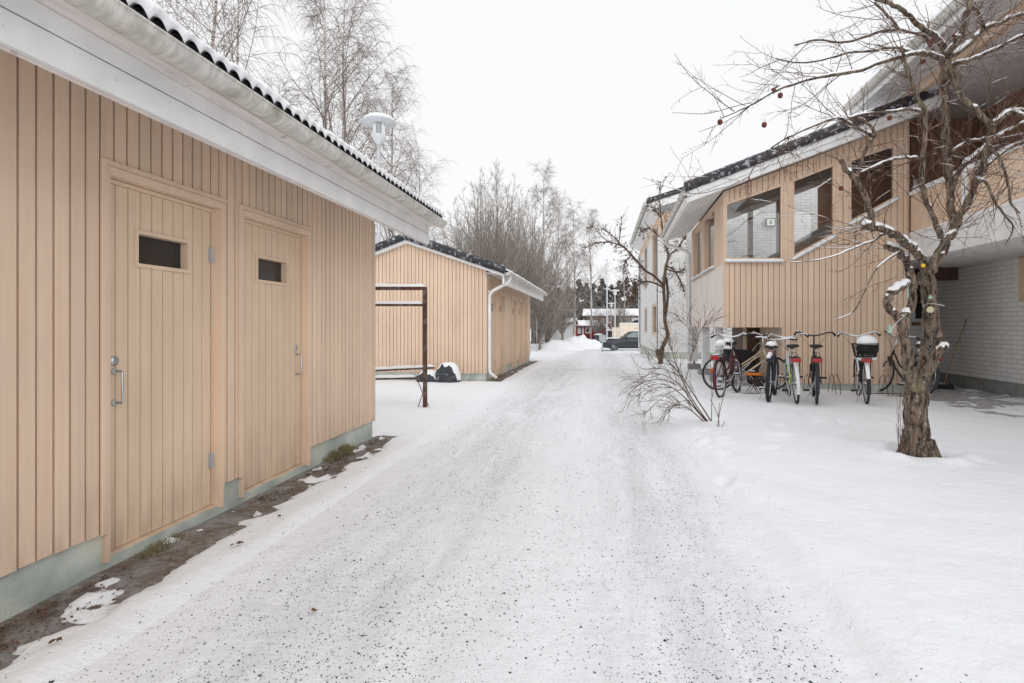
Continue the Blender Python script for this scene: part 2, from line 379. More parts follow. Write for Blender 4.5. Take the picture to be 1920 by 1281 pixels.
# ---------------------------------------------------------------- ground
XL, XR = -1.86, .90            # edges of the drive
TRX = (onG(1722, 864).x, onG(1722, 864).y)
FOOT = []
for (a0, a1, n_) in (((1240, 900), (1390, 775), 7), ((1330, 860), (1560, 775), 8), ((1420, 850), (1640, 790), 6), ((1300, 1000), (1345, 880), 4), ((1500, 800), (1850, 795), 9)):
    P_, Q_ = onG(*a0), onG(*a1); n_ = max(3, int((Q_-P_).length/.62)); d_ = (Q_-P_).normalized()
    for i_ in range(n_):
        q_ = P_.lerp(Q_, i_/n_)+Vector((-d_.y, d_.x, 0))*(.11 if i_ % 2 else -.11); FOOT.append((q_.x+random.uniform(-.05, .05), q_.y+random.uniform(-.05, .05), math.atan2(d_.y, d_.x)+random.uniform(-.2, .2)))
def snow_t(x, y):
    n1 = noise.noise((x*.5, y*.4, 0)); n2 = noise.noise((x*2.2, y*2.0, 3)); n3 = noise.noise((x*7, y*6, 5)); n4 = noise.noise((x*19, y*17, 9))
    t = .02
    if x > XR:
        k = sm((x-XR)/.35); t += k*.035+.030*math.exp(-((x-XR-.16)/.09)**2)*(1+n2)
        t += k*(n1*.035+n2*.014+n3*.006+n4*.003)
        # paved yard in front of the brick wall is nearly bare
        yard = sm((x-4.6)/1.2)*sm((y-7.6-.3*n2)/.8)*sm((14-y)/1)
        t -= yard*(.055+.0*n1)-yard*(n2*.020+n3*.022+n4*.010)
        dt = math.hypot(x-TRX[0], y-TRX[1]); t += -.05*math.exp(-(dt/.20)**2)+.035*math.exp(-((dt-.38)/.12)**2)*(1+n3)
        for (fx, fy, fa) in FOOT:
            ex, ey = x-fx, y-fy
            if abs(ex) < .3 and abs(ey) < .3:
                c_, s_ = math.cos(fa), math.sin(fa); p_, q_ = (ex*c_+ey*s_)/.15, (-ex*s_+ey*c_)/.07; d_ = p_*p_+q_*q_
                t += -.030*math.exp(-d_*d_)+.010*math.exp(-(math.sqrt(d_)-1.5)**2*6)
    elif x < XL:
        k = sm((XL-x)/.25); t += k*.020+.020*math.exp(-((x-XL+.10)/.09)**2)*(1+n2*.6)
        t += k*(n1*.03+n2*.010+n3*.005)
        if y < S1Y1+.15:
            e = -A+.34+.10*n2+.10*n3+.05*n4+.05*noise.noise((3, y*.9, 1))
            if y > 3.2: e -= .06
            t -= sm((e-x)/.16+.5)*.075-sm((e-x)/.1)*max(0, n3*.10+n2*.06+n4*.04)
        elif S2Y0-.1 < y < S2Y1+.2:
            e = -A+.28+.10*n2+.08*n3
            t -= sm((e-x)/.16+.5)*.08-sm((e-x)/.1)*max(0, n3*.08)
    else:
        rut = math.exp(-((x+1.15)/.35)**2)+math.exp(-((x-.40)/.25)**2)
        t += -.012*rut+n1*.006+n2*.006+n3*.004+n4*.002
    return t
def axis(parts):
    out = []
    for a, b, st in parts:
        n = max(1, round((b-a)/st)); out += [a+(b-a)*i/n for i in range(n)]
    return out+[parts[-1][1]]
S1Y1 = onX(-A, 703, 600).y; S2Y0 = onX(-A, 912, 600).y; S2Y1 = onX(-A, 994, 600).y
xs = [-500, -250, -120, -60, -30, -18]+axis([(-12, -4.6, .4), (-4.6, -2.9, .15), (-2.9, XL-.3, .04), (XL-.3, XL, .03), (XL, XR, .06), (XR, XR+.5, .03), (XR+.5, 5.5, .05), (5.5, 9, .09), (9, 16, .5)])+[20, 30, 60, 120, 250, 500]
ys = [-60, -20, -8, -3]+axis([(-2, 1.2, .2), (1.2, 8, .045), (8, 15, .09), (15, 24, .25), (24, 50, 1.0), (50, 100, 5)])+[130, 200, 400, 700]
def grid(name, x0, x1, mat, hf):
    XS = [x for x in xs if x0-1e-6 <= x <= x1+1e-6]
    vs = [(x, y, ground_z(y)+hf(x, y)) for y in ys for x in XS]
    n = len(XS); fs = [(j*n+i, j*n+i+1, (j+1)*n+i+1, (j+1)*n+i) for j in range(len(ys)-1) for i in range(n-1)]
    b = MB(); b.v = vs; b.f = fs; b.m = [0]*len(fs)
    return b.build(name, mat, smooth=True, fix=False)
SN = lambda x, y: snow_t(x, y)
tag(grid('snow_ground_left', -500, XL, M['snow_ground'], SN), kind='structure').name = 'snowy_ground'
tag(grid('snowy_road', XL, XR, M['snow_ground'], SN), kind='structure')
tag(grid('snowy_ground', XR, 500, M['snow_ground'], SN), kind='structure')
b = MB()
for (x0, x1, y0, y1) in ((-A-.5, -A+1.0, -1, S2Y1+1), (4.2, 9.5, 7.0, 15.5)):
    nx = int((x1-x0)/.08); ny = int((y1-y0)/.08); base = len(b.v)
    vs = [(x0+(x1-x0)*i/nx, y0+(y1-y0)*j/ny, ground_z(y0+(y1-y0)*j/ny)+.004+.012*noise.noise((i*.31, j*.31, 2))+.012*noise.noise((i*.09, j*.09, 2))) for j in range(ny+1) for i in range(nx+1)]
    b.add(vs, [(j*(nx+1)+i, j*(nx+1)+i+1, (j+1)*(nx+1)+i+1, (j+1)*(nx+1)+i) for j in range(ny) for i in range(nx)])
struct('bare_ground', b, M['dirt'], smooth=True)
# grit strewn on the drive
b = MB(); rr = random.Random(3)
oct_f = [(0,2,4),(2,1,4),(1,3,4),(3,0,4),(2,0,5),(1,2,5),(3,1,5),(0,3,5)]
def pebble(b, x, y, z, s):
    w = rr.uniform(0, 6.28); c, d = math.cos(w), math.sin(w)
    P = [(1,.1,0),(-1,0,.1),(0,1,0),(.1,-1,0),(.1,.1,1),(0,0,-1)]
    sx, sy, sz = s*rr.uniform(.7, 1.3), s*rr.uniform(.5, 1), s*rr.uniform(.4, .8)
    b.add([(x+(p[0]*sx*c-p[1]*sy*d)*rr.uniform(.8, 1.2), y+(p[0]*sx*d+p[1]*sy*c)*rr.uniform(.8, 1.2), z+p[2]*sz) for p in P], oct_f)
cnt = 0
while cnt < 38000:
    x = rr.uniform(XL-.25, XR+.35); y = 1.6+rr.random()**1.5*15
    dens = .16+.95*math.exp(-((x+1.1)/.5)**2)+.95*math.exp(-((x-.45)/.28)**2)+.25*math.exp(-((x+.3)/.4)**2)
    if x < XL or x > XR: dens *= .12
    dens *= .35+1.2*max(0, noise.noise((x*1.6, y*1.1, 7))+.45)
    if rr.random() > dens: continue
    s = .0015+.0036*rr.random()**2.6 if rr.random() < .985 else rr.uniform(.0055, .0085)
    pebble(b, x, y, ground_z(y)+snow_t(x, y)+s*.1, s); cnt += 1
for i in range(260):
    x = rr.uniform(-A+.02, XL); y = rr.uniform(1, 9); s = rr.uniform(.002, .006)
    pebble(b, x, y, max(.012, snow_t(x, y))+s*.2, s)
tag(b.build('grit', M['stone'], fix=False), 'dark grit strewn over the packed snow of the drive', 'grit', kind='stuff')
# leaf litter along the shed foot
b = MB()
def leaf(b, x, y, z, s):
    w = rr.uniform(0, 6.28); c, d = math.cos(w)*s, math.sin(w)*s; k = rr.uniform(.35, .6); h = lambda: z+rr.uniform(0, s*.7)
    b.add([(x+c, y+d, h()), (x-d*k, y+c*k, h()), (x-c, y-d, h()), (x+d*k, y-c*k, h())], [(0,1,2),(0,2,3)])
for i in range(2600):
    y = rr.uniform(1.0, S1Y1+.1); e = .06+.26*rr.random()**1.6
    if noise.noise((e*3, y*2.2, 4)) < -.12: continue
    leaf(b, -A+e, y, .012, rr.uniform(.004, .015))
for i in range(500):
    y = rr.uniform(S2Y0, S2Y1); leaf(b, -A+.03+.28*rr.random(), y, .015, rr.uniform(.01, .025))
for (u, v) in ((452,1028),(445,1030),(437,1034),(95,1218),(110,1216),(522,975),(615,800),(1193,780),(590,1142)):
    p = onG(u, v, .03)
    for k in range(2): leaf(b, p.x+rr.uniform(-.01, .01), p.y, .032+SN(p.x, p.y)-.02, .016)
tag(b.build('leaf_litter', M['leaf'], fix=False), 'brown leaf litter and crumbs lying along the foot of the sheds', 'leaf litter', kind='stuff')
b = MB()
def tuft(x, y, n, h, sp):
    for i in range(n):
        a = rr.uniform(0, 6.28); r = rr.uniform(0, sp); px, py = x+r*math.cos(a), y+r*math.sin(a)
        L = h*rr.uniform(.5, 1); ln = rr.uniform(.2, 1.0)*L; w = .0016; aa = rr.uniform(0, 6.28)
        q = (px+math.cos(aa)*ln*.35, py+math.sin(aa)*ln*.35, L*.7+.0); t = (px+math.cos(aa)*ln, py+math.sin(aa)*ln, L*rr.uniform(.3, .9))
        b.add([(px-w, py, 0), (px+w, py, 0), (q[0]+w, q[1], q[2]), (q[0]-w, q[1], q[2]), t], [(0,1,2,3), (3,2,4)])
for (u, v, n, h, sp) in ((622,862,260,.12,.06),(640,852,260,.14,.07),(655,846,120,.07,.08),(610,868,80,.08,.05),(290,1030,160,.05,.08),(330,1012,120,.045,.08),(270,1045,100,.04,.06)):
    p = onG(u, v); tuft(max(p.x, -A+.03), p.y, n, h, sp)
for y in (S2Y0+.1, S2Y0+.5, S2Y0+1.4): tuft(-A+.08, y, 120, .12, .08)
tag(b.build('grass', M['grass'], fix=False), 'dry tufts of grass poking out at the foot of the sheds', 'grass', kind='stuff')

# ---------------------------------------------------------------- storage sheds
BX, GX = -2.02*A/2.523, -1.80*A/2.523
def rope(mb, pts, r, n=8): mb.tube(pts, r, n)
def arc(c, r, a0, a1, n, f): return [f(c[0]+r*math.cos(a0+(a1-a0)*i/n), c[1]+r*math.sin(a0+(a1-a0)*i/n)) for i in range(n+1)]
def shed(name_label, Y0, Y1, doors, yE0, yE1, yG0, yG1, gable_near, BX, GX, dz, zE, slope):
    root = thing('storage_shed', name_label, 'shed', (-A, (Y0+Y1)/2, 0), 'storage sheds along the drive')
    RX = -4.36; W = 2*(-RX-A); XB = -A-W      # ridge, width, back wall
    EX = GX-.058; sh = EX+1.862
    zr = lambda x: zE+slope*(EX-x) if x > RX else zE+slope*(EX-RX)-slope*(RX-x)
    holes = [(d[0]-Y0, d[1]-Y0, -1, -1, 2.105, 2.105) for d in doors]
    c = MB(); clad(c, (-A, Y0), (0, 1), (1, 0), Y1-Y0, lambda s: .205, lambda s: 2.52+dz, .0815, holes)
    gz = lambda x: zr(x)-.11
    for yy, nn, p0, u0 in ((Y0, (0, -1), (-A-.001, Y0), (-1, 0)), (Y1, (0, 1), (-A-.001, Y1), (-1, 0))):
        clad(c, p0, u0, nn, W, lambda s: .205, lambda s: gz(-A-s), .088, (), (-RX-A,))
    clad(c, (XB, Y0), (0, 1), (-1, 0), Y1-Y0, lambda s: .205, lambda s: gz(XB), .12)
    for yy in (Y0, Y1):      # corner post
        s_ = 1 if yy == Y1 else -1
        c.box(-A-.012, -A+.004, yy+s_*.004, yy-s_*.05, .20, 2.42)
    c.build('wall', M['beige'], root)
    p = MB(); ys_ = sorted([Y0+.02]+[v for d in doors for v in d[:2]]+[Y1-.02])
    p.box(XB+.02, -A-.022, Y0+.03, Y1-.03, -.3, .058)
    for i in range(0, len(ys_), 2): p.box(XB+.02, -A-.021, ys_[i], ys_[i+1], .05, .235)
    for d in doors: p.box(-A-.2, -A-.024, d[0], d[1], -.2, .062)
    p.build('plinth', M['plinth'], root)
    for (ya, yb, hinge) in doors:
        fr = MB()
        fr.box(-A-.14, -A+.012, ya, ya+.022, .05, 2.105); fr.box(-A-.14, -A+.012, yb-.022, yb, .05, 2.105)
        fr.box(-A-.14, -A+.0115, ya+.022, yb-.022, 2.062, 2.105); fr.box(-A-.14, -A-.03, ya+.022, yb-.022, .05, .070)
        fr.box(-A+.0, -A+.016, ya-.030, ya-.001, .20, 2.135); fr.box(-A+.0, -A+.016, ya-.001, yb+.02, 2.107, 2.135)
        fr.box(-A-.12, -A-.05, ya+.022, ya+.034, .072, 2.062); fr.box(-A-.12, -A-.05, yb-.034, yb-.022, .072, 2.062)
        fr.build('door_frame', M['beige'], root, bevel=.002)
        xf = -A-.062; da, db = ya+.040, yb-.040; wd = db-da
        w0, w1 = (.27, .74) if True else 0
        wz0, wz1 = 1.625, 1.80
        d = MB(); clad(d, (xf, da), (0, 1), (1, 0), wd, lambda s: .074, lambda s: 2.035, .084, [(wd*w0, wd*w1, wz0, wz0, wz1, wz1)], (), .018, .006, .0004, .001)
        d.box(xf-.03, xf-.0195, da, da+wd*w0, .082, 2.035); d.box(xf-.03, xf-.0195, da+wd*w1, db, .082, 2.035)
        d.box(xf-.03, xf-.0195, da+wd*w0, da+wd*w1, .082, wz0); d.box(xf-.03, xf-.0195, da+wd*w0, da+wd*w1, wz1, 2.035)
        d.box(xf-.03, xf+.012, da, db, 2.037, 2.058)
        door = d.build('door', M['beige_door'], root)
        wf = MB(); a_, b_ = da+wd*w0, da+wd*w1
        wf.box(xf-.05, xf+.012, a_-.018, a_+.004, wz0-.018, wz1+.018); wf.box(xf-.05, xf+.012, b_-.004, b_+.018, wz0-.018, wz1+.018)
        wf.box(xf-.05, xf+.0115, a_+.004, b_-.004, wz0-.018, wz0+.004); wf.box(xf-.05, xf+.0115, a_+.004, b_-.004, wz1-.004, wz1+.018)
        wf.build('window_frame', M['beige_door'], door, bevel=.002)
        MB().box(xf-.049, xf-.043, a_+.004, b_-.004, wz0+.004, wz1-.004).build('pane', M['darkglass'], door)
        hy = da+.075 if hinge else db-.075
        h = MB(); z0, z1 = .86, 1.03
        h.tube([(xf+.002,hy,z0),(xf+.045,hy,z0),(xf+.052,hy,z0+.012),(xf+.052,hy,z1-.012),(xf+.045,hy,z1),(xf+.002,hy,z1)], .0065, 8)
        for z in (z0, z1): h.lathe([(.017,xf+.001),(.017,xf+.006),(.010,xf+.010)], (0,hy,z), 14, 'x')
        h.build('handle', M['steel'], door, smooth=True)
        l = MB(); l.lathe([(.026,xf+.001),(.026,xf+.006),(.018,xf+.014),(.009,xf+.014),(.009,xf+.010)], (0,hy,1.085), 20, 'x')
        l.build('lock', M['steel'], door)
        ky = db+.004 if hinge else da-.004
        for z in (.32, 1.70):
            hh = MB(); hh.tube([(xf+.010,ky,z),(xf+.010,ky,z+.10)], .008, 8); hh.box(xf+.001, xf+.006, ky-.026*(1 if hinge else -1), ky, z, z+.10)
            hh.build('hinge', M['galv'], door)
    # eaves on the drive side
    f = MB(); zb, zs, zt = 2.247+dz, 2.370+dz, 2.457+dz
    f.box(BX-.028, BX, yE0, yE1, zb, zs-.004); f.box(BX-.030, BX-.003, yE0, yE1, zs+.003, zt)
    f.build('fascia', M['white'], root, bevel=.003)
    f = MB(); f.box(BX-.034, BX+.095, yE0-.01, yE1+.02, zt+.001, zt+.03)
    f.box(BX-.032, BX-.0285, yE0, yE1, zb-.012, zs)   # timber behind the board shows as its aged lower edge
    f.build('eave_board', M['pinkwhite'], root)
    s = MB()
    for i in range(4):
        x0 = -A+.02+i*(BX+A-.05)/4; s.box(x0, x0+(BX+A-.05)/4-.006, yE0+.02, yE1-.02, 2.49+dz, 2.502+dz)
    s.build('soffit', M['soffit'], root)
    g = MB(); gc = (GX-.066, 2.497+dz); prof = [(gc[0]+.068*math.cos(a), gc[1]+.058*math.sin(a)) for a in [R(d) for d in range(180, 361, 18)]]
    prof += [(x*1.0-(.0028 if i == 0 else 0), z) for i, (x, z) in enumerate([(gc[0]+.064, gc[1])])]+[(gc[0]+.064*math.cos(a), gc[1]+.054*math.sin(a)) for a in [R(d) for d in range(342, 179, -18)]]
    nseg = 40; n = len(prof); vs = []
    for k in range(nseg+1):
        y = yG0+(yG1-yG0)*k/nseg; sag = .004*math.sin(k*.9)
        vs += [(x, y, z+sag) for x, z in prof]
    g.add(vs, [(k*n+i, k*n+(i+1)%n, (k+1)*n+(i+1)%n, (k+1)*n+i) for k in range(nseg) for i in range(n)]+[tuple(range(n))[::-1], tuple(range(nseg*n, nseg*n+n))])
    g.tube([(GX+.002, yG0, 2.500+dz), (GX+.002, yG1, 2.500+dz)], .0075, 8)
    for yy in (yG0+.003, yG1-.003): g.prism([(x, yy, z) for x, z in prof[:11]], (0, .004, 0))
    go = g.build('gutter', M['gutter'], root, smooth=True); go.data.set_sharp_from_angle(angle=R(50))
    # snow lying in the gutter
    g = MB(); k = int((yG1-yG0)/.03); vs = []
    for i in range(k+1):
        y = yG0+.01+(yG1-yG0-.02)*i/k; q = .012*noise.noise((y*9, 1, 0))+.008*noise.noise((y*30, 1, 0))
        vs += [(GX-.125, y, 2.49+dz), (GX-.10, y, 2.495+q*.5+dz), (GX-.03, y, 2.494+q*.5+dz), (GX-.006+q*.3, y, 2.500+q*.5+dz), (GX-.02, y, 2.47+dz)]
    g.add(vs, [(i*5+j, i*5+j+1, (i+1)*5+j+1, (i+1)*5+j) for i in range(k) for j in range(4)])
    g.build('gutter_snow', M['snow'], root, smooth=True)
    # corrugated roof and its snow
    y0, y1 = yE0+(-.0), yE1+.03
    r = MB(); wl = .100; amp = .023; m = int((y1-y0)/wl*8); sx = [EX, EX-.3, RX, XB-.3, XB-.66]
    wave = lambda y: amp*(2*abs(math.cos(math.pi*y/wl))-1)
    for side in (0, 1):
        vs = []
        for i in range(m+1):
            y = y0+(y1-y0)*i/m
            vs += [(x, y, zr(x)+wave(y)-side*.018) for x in sx]
        q = len(sx)
        r.add(vs, [(i*q+j, i*q+j+1, (i+1)*q+j+1, (i+1)*q+j) for i in range(m) for j in range(q-1)])
    r.box(EX-.04, EX-.014, y0+.01, y1-.01, 2.47+dz, zE+.004)
    rf = r.build('roof', M['tile'], root, fix=False)
    s = MB(); vs = []
    offs = [(EX-.012, 0, 0), (EX+.002, .5, .004), (EX+.004, .82, .0), (EX-.020, 1, 0), (EX-.13, 1.08, 0), (-2.6, 1.1, 0), (-3.4, 1.1, 0), (RX, 1.0, 0), (XB-.3, 1.1, 0), (XB-.68, .9, 0), (XB-.68, 0, 0), (RX, 0, 0)]
    ms = int((y1-y0)/.0125)
    for i in range(ms+1):
        y = y0+.004+(y1-y0-.008)*i/ms
        for x, k, o in offs:
            th = .054+.022*noise.noise((x*.7, y*3.0, 0))+.011*noise.noise((x*3, y*9, 0))+.007*noise.noise((x*9, y*26, 0))
            wob = .012*noise.noise((5, y*7, k*2))+.006*noise.noise((5, y*21, k*2))
            z = zr(x)+(wave(y)+.001+min(0, wave(y)+.008)*.7)*(1-k)+k*(th+amp*.55)+(.10*wave(y)*k if k < 1.05 else 0)
            vs.append((x+o+(wob if k > .3 and x > EX-.04 else 0), y, z))
    q = len(offs)
    s.add(vs, [(i*q+j, i*q+j+1, (i+1)*q+j+1, (i+1)*q+j) for i in range(ms) for j in range(q-1)]+[tuple(range(q)), tuple(range(ms*q, ms*q+q))[::-1]])
    so = s.build('roof_snow', M['snow'], rf, smooth=True, fix=False); so.data.set_sharp_from_angle(angle=R(70))
    # verges
    for yv, sg in ((yE0, -1), (yE1, 1)):
        v = MB(); xe = EX-.10
        for (xa, xb) in ((xe, RX), (RX, 2*RX-xe)):
            za, zb_ = zr(xa), zr(xb)
            v.prism([(xa, yv, za-.13), (xb, yv, zb_-.13), (xb, yv, zb_-.005), (xa, yv, za-.005)], (0, sg*-.025, 0))
            v.prism([(xa, yv+sg*.022, za-.075), (xb, yv+sg*.022, zb_-.075), (xb, yv+sg*.022, zb_-.008), (xa, yv+sg*.022, za-.008)], (0, sg*-.021, 0))
            yw = (Y0 if sg < 0 else Y1)-sg*-.0
            y_a, y_b = yv-sg*.03, (Y0-.004 if sg < 0 else Y1+.004)
            if abs(y_b-y_a) > .05:
                xq = -A+.03 if xa > RX else RX
                v.prism([(xq, y_a, zr(xq)-.125), (xb, y_a, zb_-.125), (xb, y_a, zb_-.112), (xq, y_a, zr(xq)-.112)], (0, y_b-y_a, 0))
        v.build('barge_board', M['white'], root)
        if sg > 0: continue
        cp = MB(); seg = 7
        for (xa, xb) in ((xe+.05, RX+.0), (2*RX-xe-.05, RX-.0)):
            for i in range(seg):
                t0, t1 = i/seg, (i+1.06)/seg if i < seg-1 else 1
                pa, pb = xa+(xb-xa)*t0, xa+(xb-xa)*t1; rr_ = []
                for x, kk in ((pa, 1.06), (pb, .97)):
                    z = zr(x)+.015
                    rr_.append([(x, yv-.035-.025*kk, z-.085*kk), (x, yv-.045-.03*kk, z-.02), (x, yv-.04-.02*kk, z+.065*kk), (x, yv+.0, z+.105*kk), (x, yv+.10, z+.10*kk), (x, yv+.16, z+.02)])
                n = 6; cp.add(rr_[0]+rr_[1], [(j, j+1, n+j+1, n+j) for j in range(n-1)]+[tuple(range(n)), tuple(range(n, 2*n))[::-1]])
        cp.build('verge_cap', M['cap'], root)
    if gable_near:
        pts = [onX(GX-.04, 964, 520)]
        x0, y0 = GX-.06, yG0+.30
        d = MB(); yw = Y0+.06
        d.tube([(x0, y0, 2.44+dz), (x0, y0, 2.36+dz), (x0-.06, y0-.03, 2.28+dz), (-A+.13, yw+.06, 2.12+dz), (-A+.062, yw, 2.02+dz), (-A+.058, yw, 1.9), (-A+.058, yw, .30), (-A+.075, yw, .22), (-A+.22, yw+.02, .10)], .036, 12)
        for z in (2.02, .32): d.lathe([(.041, z), (.041, z+.03)], (-A+.058, yw, 0), 12)
        d.build('downpipe', M['white'], root, smooth=True)
    return root
def dy(u0, u1): return (onX(-A, u0, 600).y, onX(-A, u1, 600).y)
d1 = dy(197, 418); d2 = dy(452.5, 580)
yg = onX(GX, 838, 430).y; ye = onX(BX, 805, 440).y
shed('near beige board shed with two doors at the left edge of the drive', S1Y1-7.63, S1Y1, [(*d1, True), (*d2, False)], S1Y1-7.63-.35, ye, S1Y1-7.63-.35, yg, False, BX, GX, 0, 2.566, .35)
far_doors = []
for u in (933, 947, 968.5, 980, 989):
    y = onX(-A, u, 600).y; far_doors.append((y-.92, y, True))
G2, B2 = -1.96, -2.11
yg0 = onX(G2, 957, 520).y; yg1 = onX(G2, 1027, 560).y
shed('farther beige shed with white downpipe and dark frosted verge on its gable', S2Y0, S2Y1, far_doors, yg0+.02, yg1-.1, yg0, yg1, True, B2, G2, -.052, 2.455, .352)
print('shed verge', yg0, S2Y0, yg1, S2Y1, ye, yg, S1Y1)
# ---------------------------------------------------------------- the apartment block on the right (its own axes, turned 1.5 degrees)
TH0 = TH; TH = math.atan(195.0/F); CT, ST = math.cos(TH), math.sin(TH)
Yf = onG(1560, 736).y
Xc = onY(Yf, 1357, 614).x; X1 = onY(Yf, 1705, 600).x; Xs = onY(Yf, 1466, 614).x; Yb = onX(Xc, 1297, 600).y
Zb = onY(Yf, 1400, 614).z
apt = thing('apartment_building', 'beige boarded and white brick apartment block with stair windows behind the bicycles', 'building', (Xc, Yf, 0))
zt = lambda s: 3.93+.36*s
def W(*q): return [onY(Yf, u, v) for u, v in q]
wins = [W((1359,488),(1469,488),(1469,343),(1359,381)), W((1485,485),(1567,440),(1567,305),(1485,337)), W((1592,420),(1681,372),(1681,268),(1592,299))]
holes = [(w[0].x-Xc, w[1].x-Xc, w[0].z, w[1].z, w[3].z, w[2].z) for w in wins]
b = MB(); clad(b, (Xc, Yf), (1, 0), (0, -1), X1-Xc, lambda s: Zb if s < Xs-Xc else .17, zt, .104, holes, (Xs-Xc,))
side = []
zs0, zs1 = onX(Xc, 1339, 500).z, onX(Xc, 1339, 388).z
for u0, u1 in ((1315.5, 1300), (1339.5, 1319)):
    side.append((onX(Xc, u0, 500).y-Yf, onX(Xc, u1, 500).y-Yf, zs0, zs0, zs1, zs1))
clad(b, (Xc-.0015, Yf), (0, 1), (-1, 0), Yb-Yf, lambda s: zs0-.06, lambda s: 3.92, .104, side)
bp = MB(); clad(bp, (Xc-.0015, Yf), (0, 1), (-1, 0), Yb-Yf, lambda s: Zb, lambda s: zs0-.062, .104)
bp.build('pale_boarding', M['pale'], apt)
b.box(Xc-.006, Xc+.035, Yf-.006, Yf+.035, Zb-.004, 3.93)
for w in (wins[1][0].x-.09, wins[2][0].x-.10): pass
b.build('wall', M['beige'], apt)
def window(quad, inward, dep=.06, fw=.045, mat='beige', snowy=True, pane='glass'):
    q = [Vector(p) for p in quad]; n = Vector(inward); fr = MB(); c = sum(q, Vector())/4
    inn = []
    for i in range(4):
        p, a, d = q[i], q[(i+1)%4], q[i-1]
        e1 = (a-p).normalized(); e2 = (d-p).normalized(); s_ = e1.cross(e2).length
        inn.append(p+(e1+e2)*(fw/max(s_, .3)))
    o0 = n*.012; o1 = n*(dep+.04)
    for i in range(4):
        j = (i+1)%4
        fr.hexa([q[i]+o0, q[j]+o0, inn[j]+o0, inn[i]+o0], [q[i]+o1, q[j]+o1, inn[j]+o1, inn[i]+o1])
    f = fr.build('window', M[mat], apt_cur)
    g = MB(); g.add([p+n*dep for p in inn], [(0,1,2,3)]); g.build('pane', M[pane], f)
    if snowy:
        s = MB(); a, b_ = q[0], q[1]; k = 16; vs = []
        for i in range(k+1):
            p = a+(b_-a)*(i/k); h = .022+.012*noise.noise((i*.5, a.x, 3))
            vs += [p-n*.07+Vector((0,0,-.03)), p-n*.075+Vector((0,0,-.005+h*.3)), p-n*.04+Vector((0,0,h)), p+n*.05+Vector((0,0,h)), p+n*.05+Vector((0,0,-.03))]
        s.add(vs, [(i*5+j, i*5+j+1, (i+1)*5+j+1, (i+1)*5+j) for i in range(k) for j in range(4)]+[(0,1,2,3,4), tuple(k*5+j for j in range(5))[::-1]])
        s.build('sill_snow', M['snow'], f, smooth=True)
        l = MB(); l.hexa([a-n*.065+Vector((0,0,-.05)), b_-n*.065+Vector((0,0,-.05)), b_+n*.02+Vector((0,0,-.04)), a+n*.02+Vector((0,0,-.04))], [a-n*.065+Vector((0,0,-.031)), b_-n*.065+Vector((0,0,-.031)), b_+n*.02+Vector((0,0,-.02)), a+n*.02+Vector((0,0,-.02))])
        l.build('sill', M['galv'], f)
    return f
apt_cur = apt
for w in wins: window(w, (0,1,0))
for (s0, s1, z0, _, z1, _) in side:
    window([(Xc, Yf+s1, z0), (Xc, Yf+s0, z0), (Xc, Yf+s0, z1), (Xc, Yf+s1, z1)], (1,0,0), dep=.12, fw=.05)
# flat casing boards between the stair windows
b = MB()
for (p, q) in ((wins[0], wins[1]), (wins[1], wins[2])):
    xa, xb = p[1].x, q[0].x
    for (x0, x1, z0, z1) in ((xa+.012, xa+.012+(xb-xa)*.38, p[1].z-.02, p[2].z+.03), (xb-.012-(xb-xa)*.38, xb-.012, q[0].z-.02, q[3].z)):
        b = MB(); b.box(x0, x1, Yf-.010, Yf-.0025, z0, z1); b.build('casing', M['beige'], apt)
# inside of the stair room
b = MB(); b.prism([(Xc+.06, Yb+1.5, Zb), (X1+2, Yb+1.5, Zb), (X1+2, Yb+1.5, 7.4), (Xc+.06, Yb+1.5, 5.4)], (0, .2, 0))
b.build('brick_wall', M['brick'], apt)
b = MB(); b.box(Xc+.03, Xs, Yf+.03, Yb-.13, Zb-.0, Zb+.06); b.build('floor', M['grey_concrete'], apt)
b = MB()
b.prism([(Xc+.02, Yf+.03, 3.86), (X1, Yf+.03, 3.86+.36*(X1-Xc)), (X1, Yf+.03, 3.90+.36*(X1-Xc)), (Xc+.02, Yf+.03, 3.90)], (0, Yb-Yf-.1, 0))
for k in range(3):
    x = Xc+.9+k*1.1; b.prism([(Xc+.02, Yf+.5+k*.9, 3.72), (X1, Yf+.5+k*.9, 3.72+.36*(X1-Xc)), (X1, Yf+.5+k*.9, 3.85+.36*(X1-Xc)), (Xc+.02, Yf+.5+k*.9, 3.85)], (0, .07, 0))
b.build('ceiling', M['warmceil'], apt)
b = MB()
for u in (1407, 1461):
    p = onY(Yb-.25, u, 400); b = MB(); b.box(p.x-.06, p.x+.06, Yb-.29, Yb-.17, Zb+.06, 5); b.build('post', M['brown'], apt)
def slope_rail(y, p, q, z0, name, mat, h, th):
    m = MB(); m.prism([(p[0], y, p[1]-h), (q[0], y, q[1]-h), (q[0], y, q[1]), (p[0], y, p[1])], (0, th, 0)); return m.build(name, M[mat], apt)
yr = Yf+1.5
pa, pb = onY(yr, 1432, 487), onY(yr, 1600, 392)
slope_rail(yr, (pa.x, pa.z), (pb.x, pb.z), 0, 'stair_rail', 'white', .09, .10)
slope_rail(yr+.01, (pa.x, pa.z-.091), (pb.x, pb.z-.091), 0, 'stair_parapet', 'beige', .8, .06)
b = MB(); p = onY(Yf+1.9, 1440, 352); b.blob((p.x, p.y, p.z), .24, .24, .10, 16, 8, 0); b.build('ceiling_lamp', M['white'], apt, smooth=True)
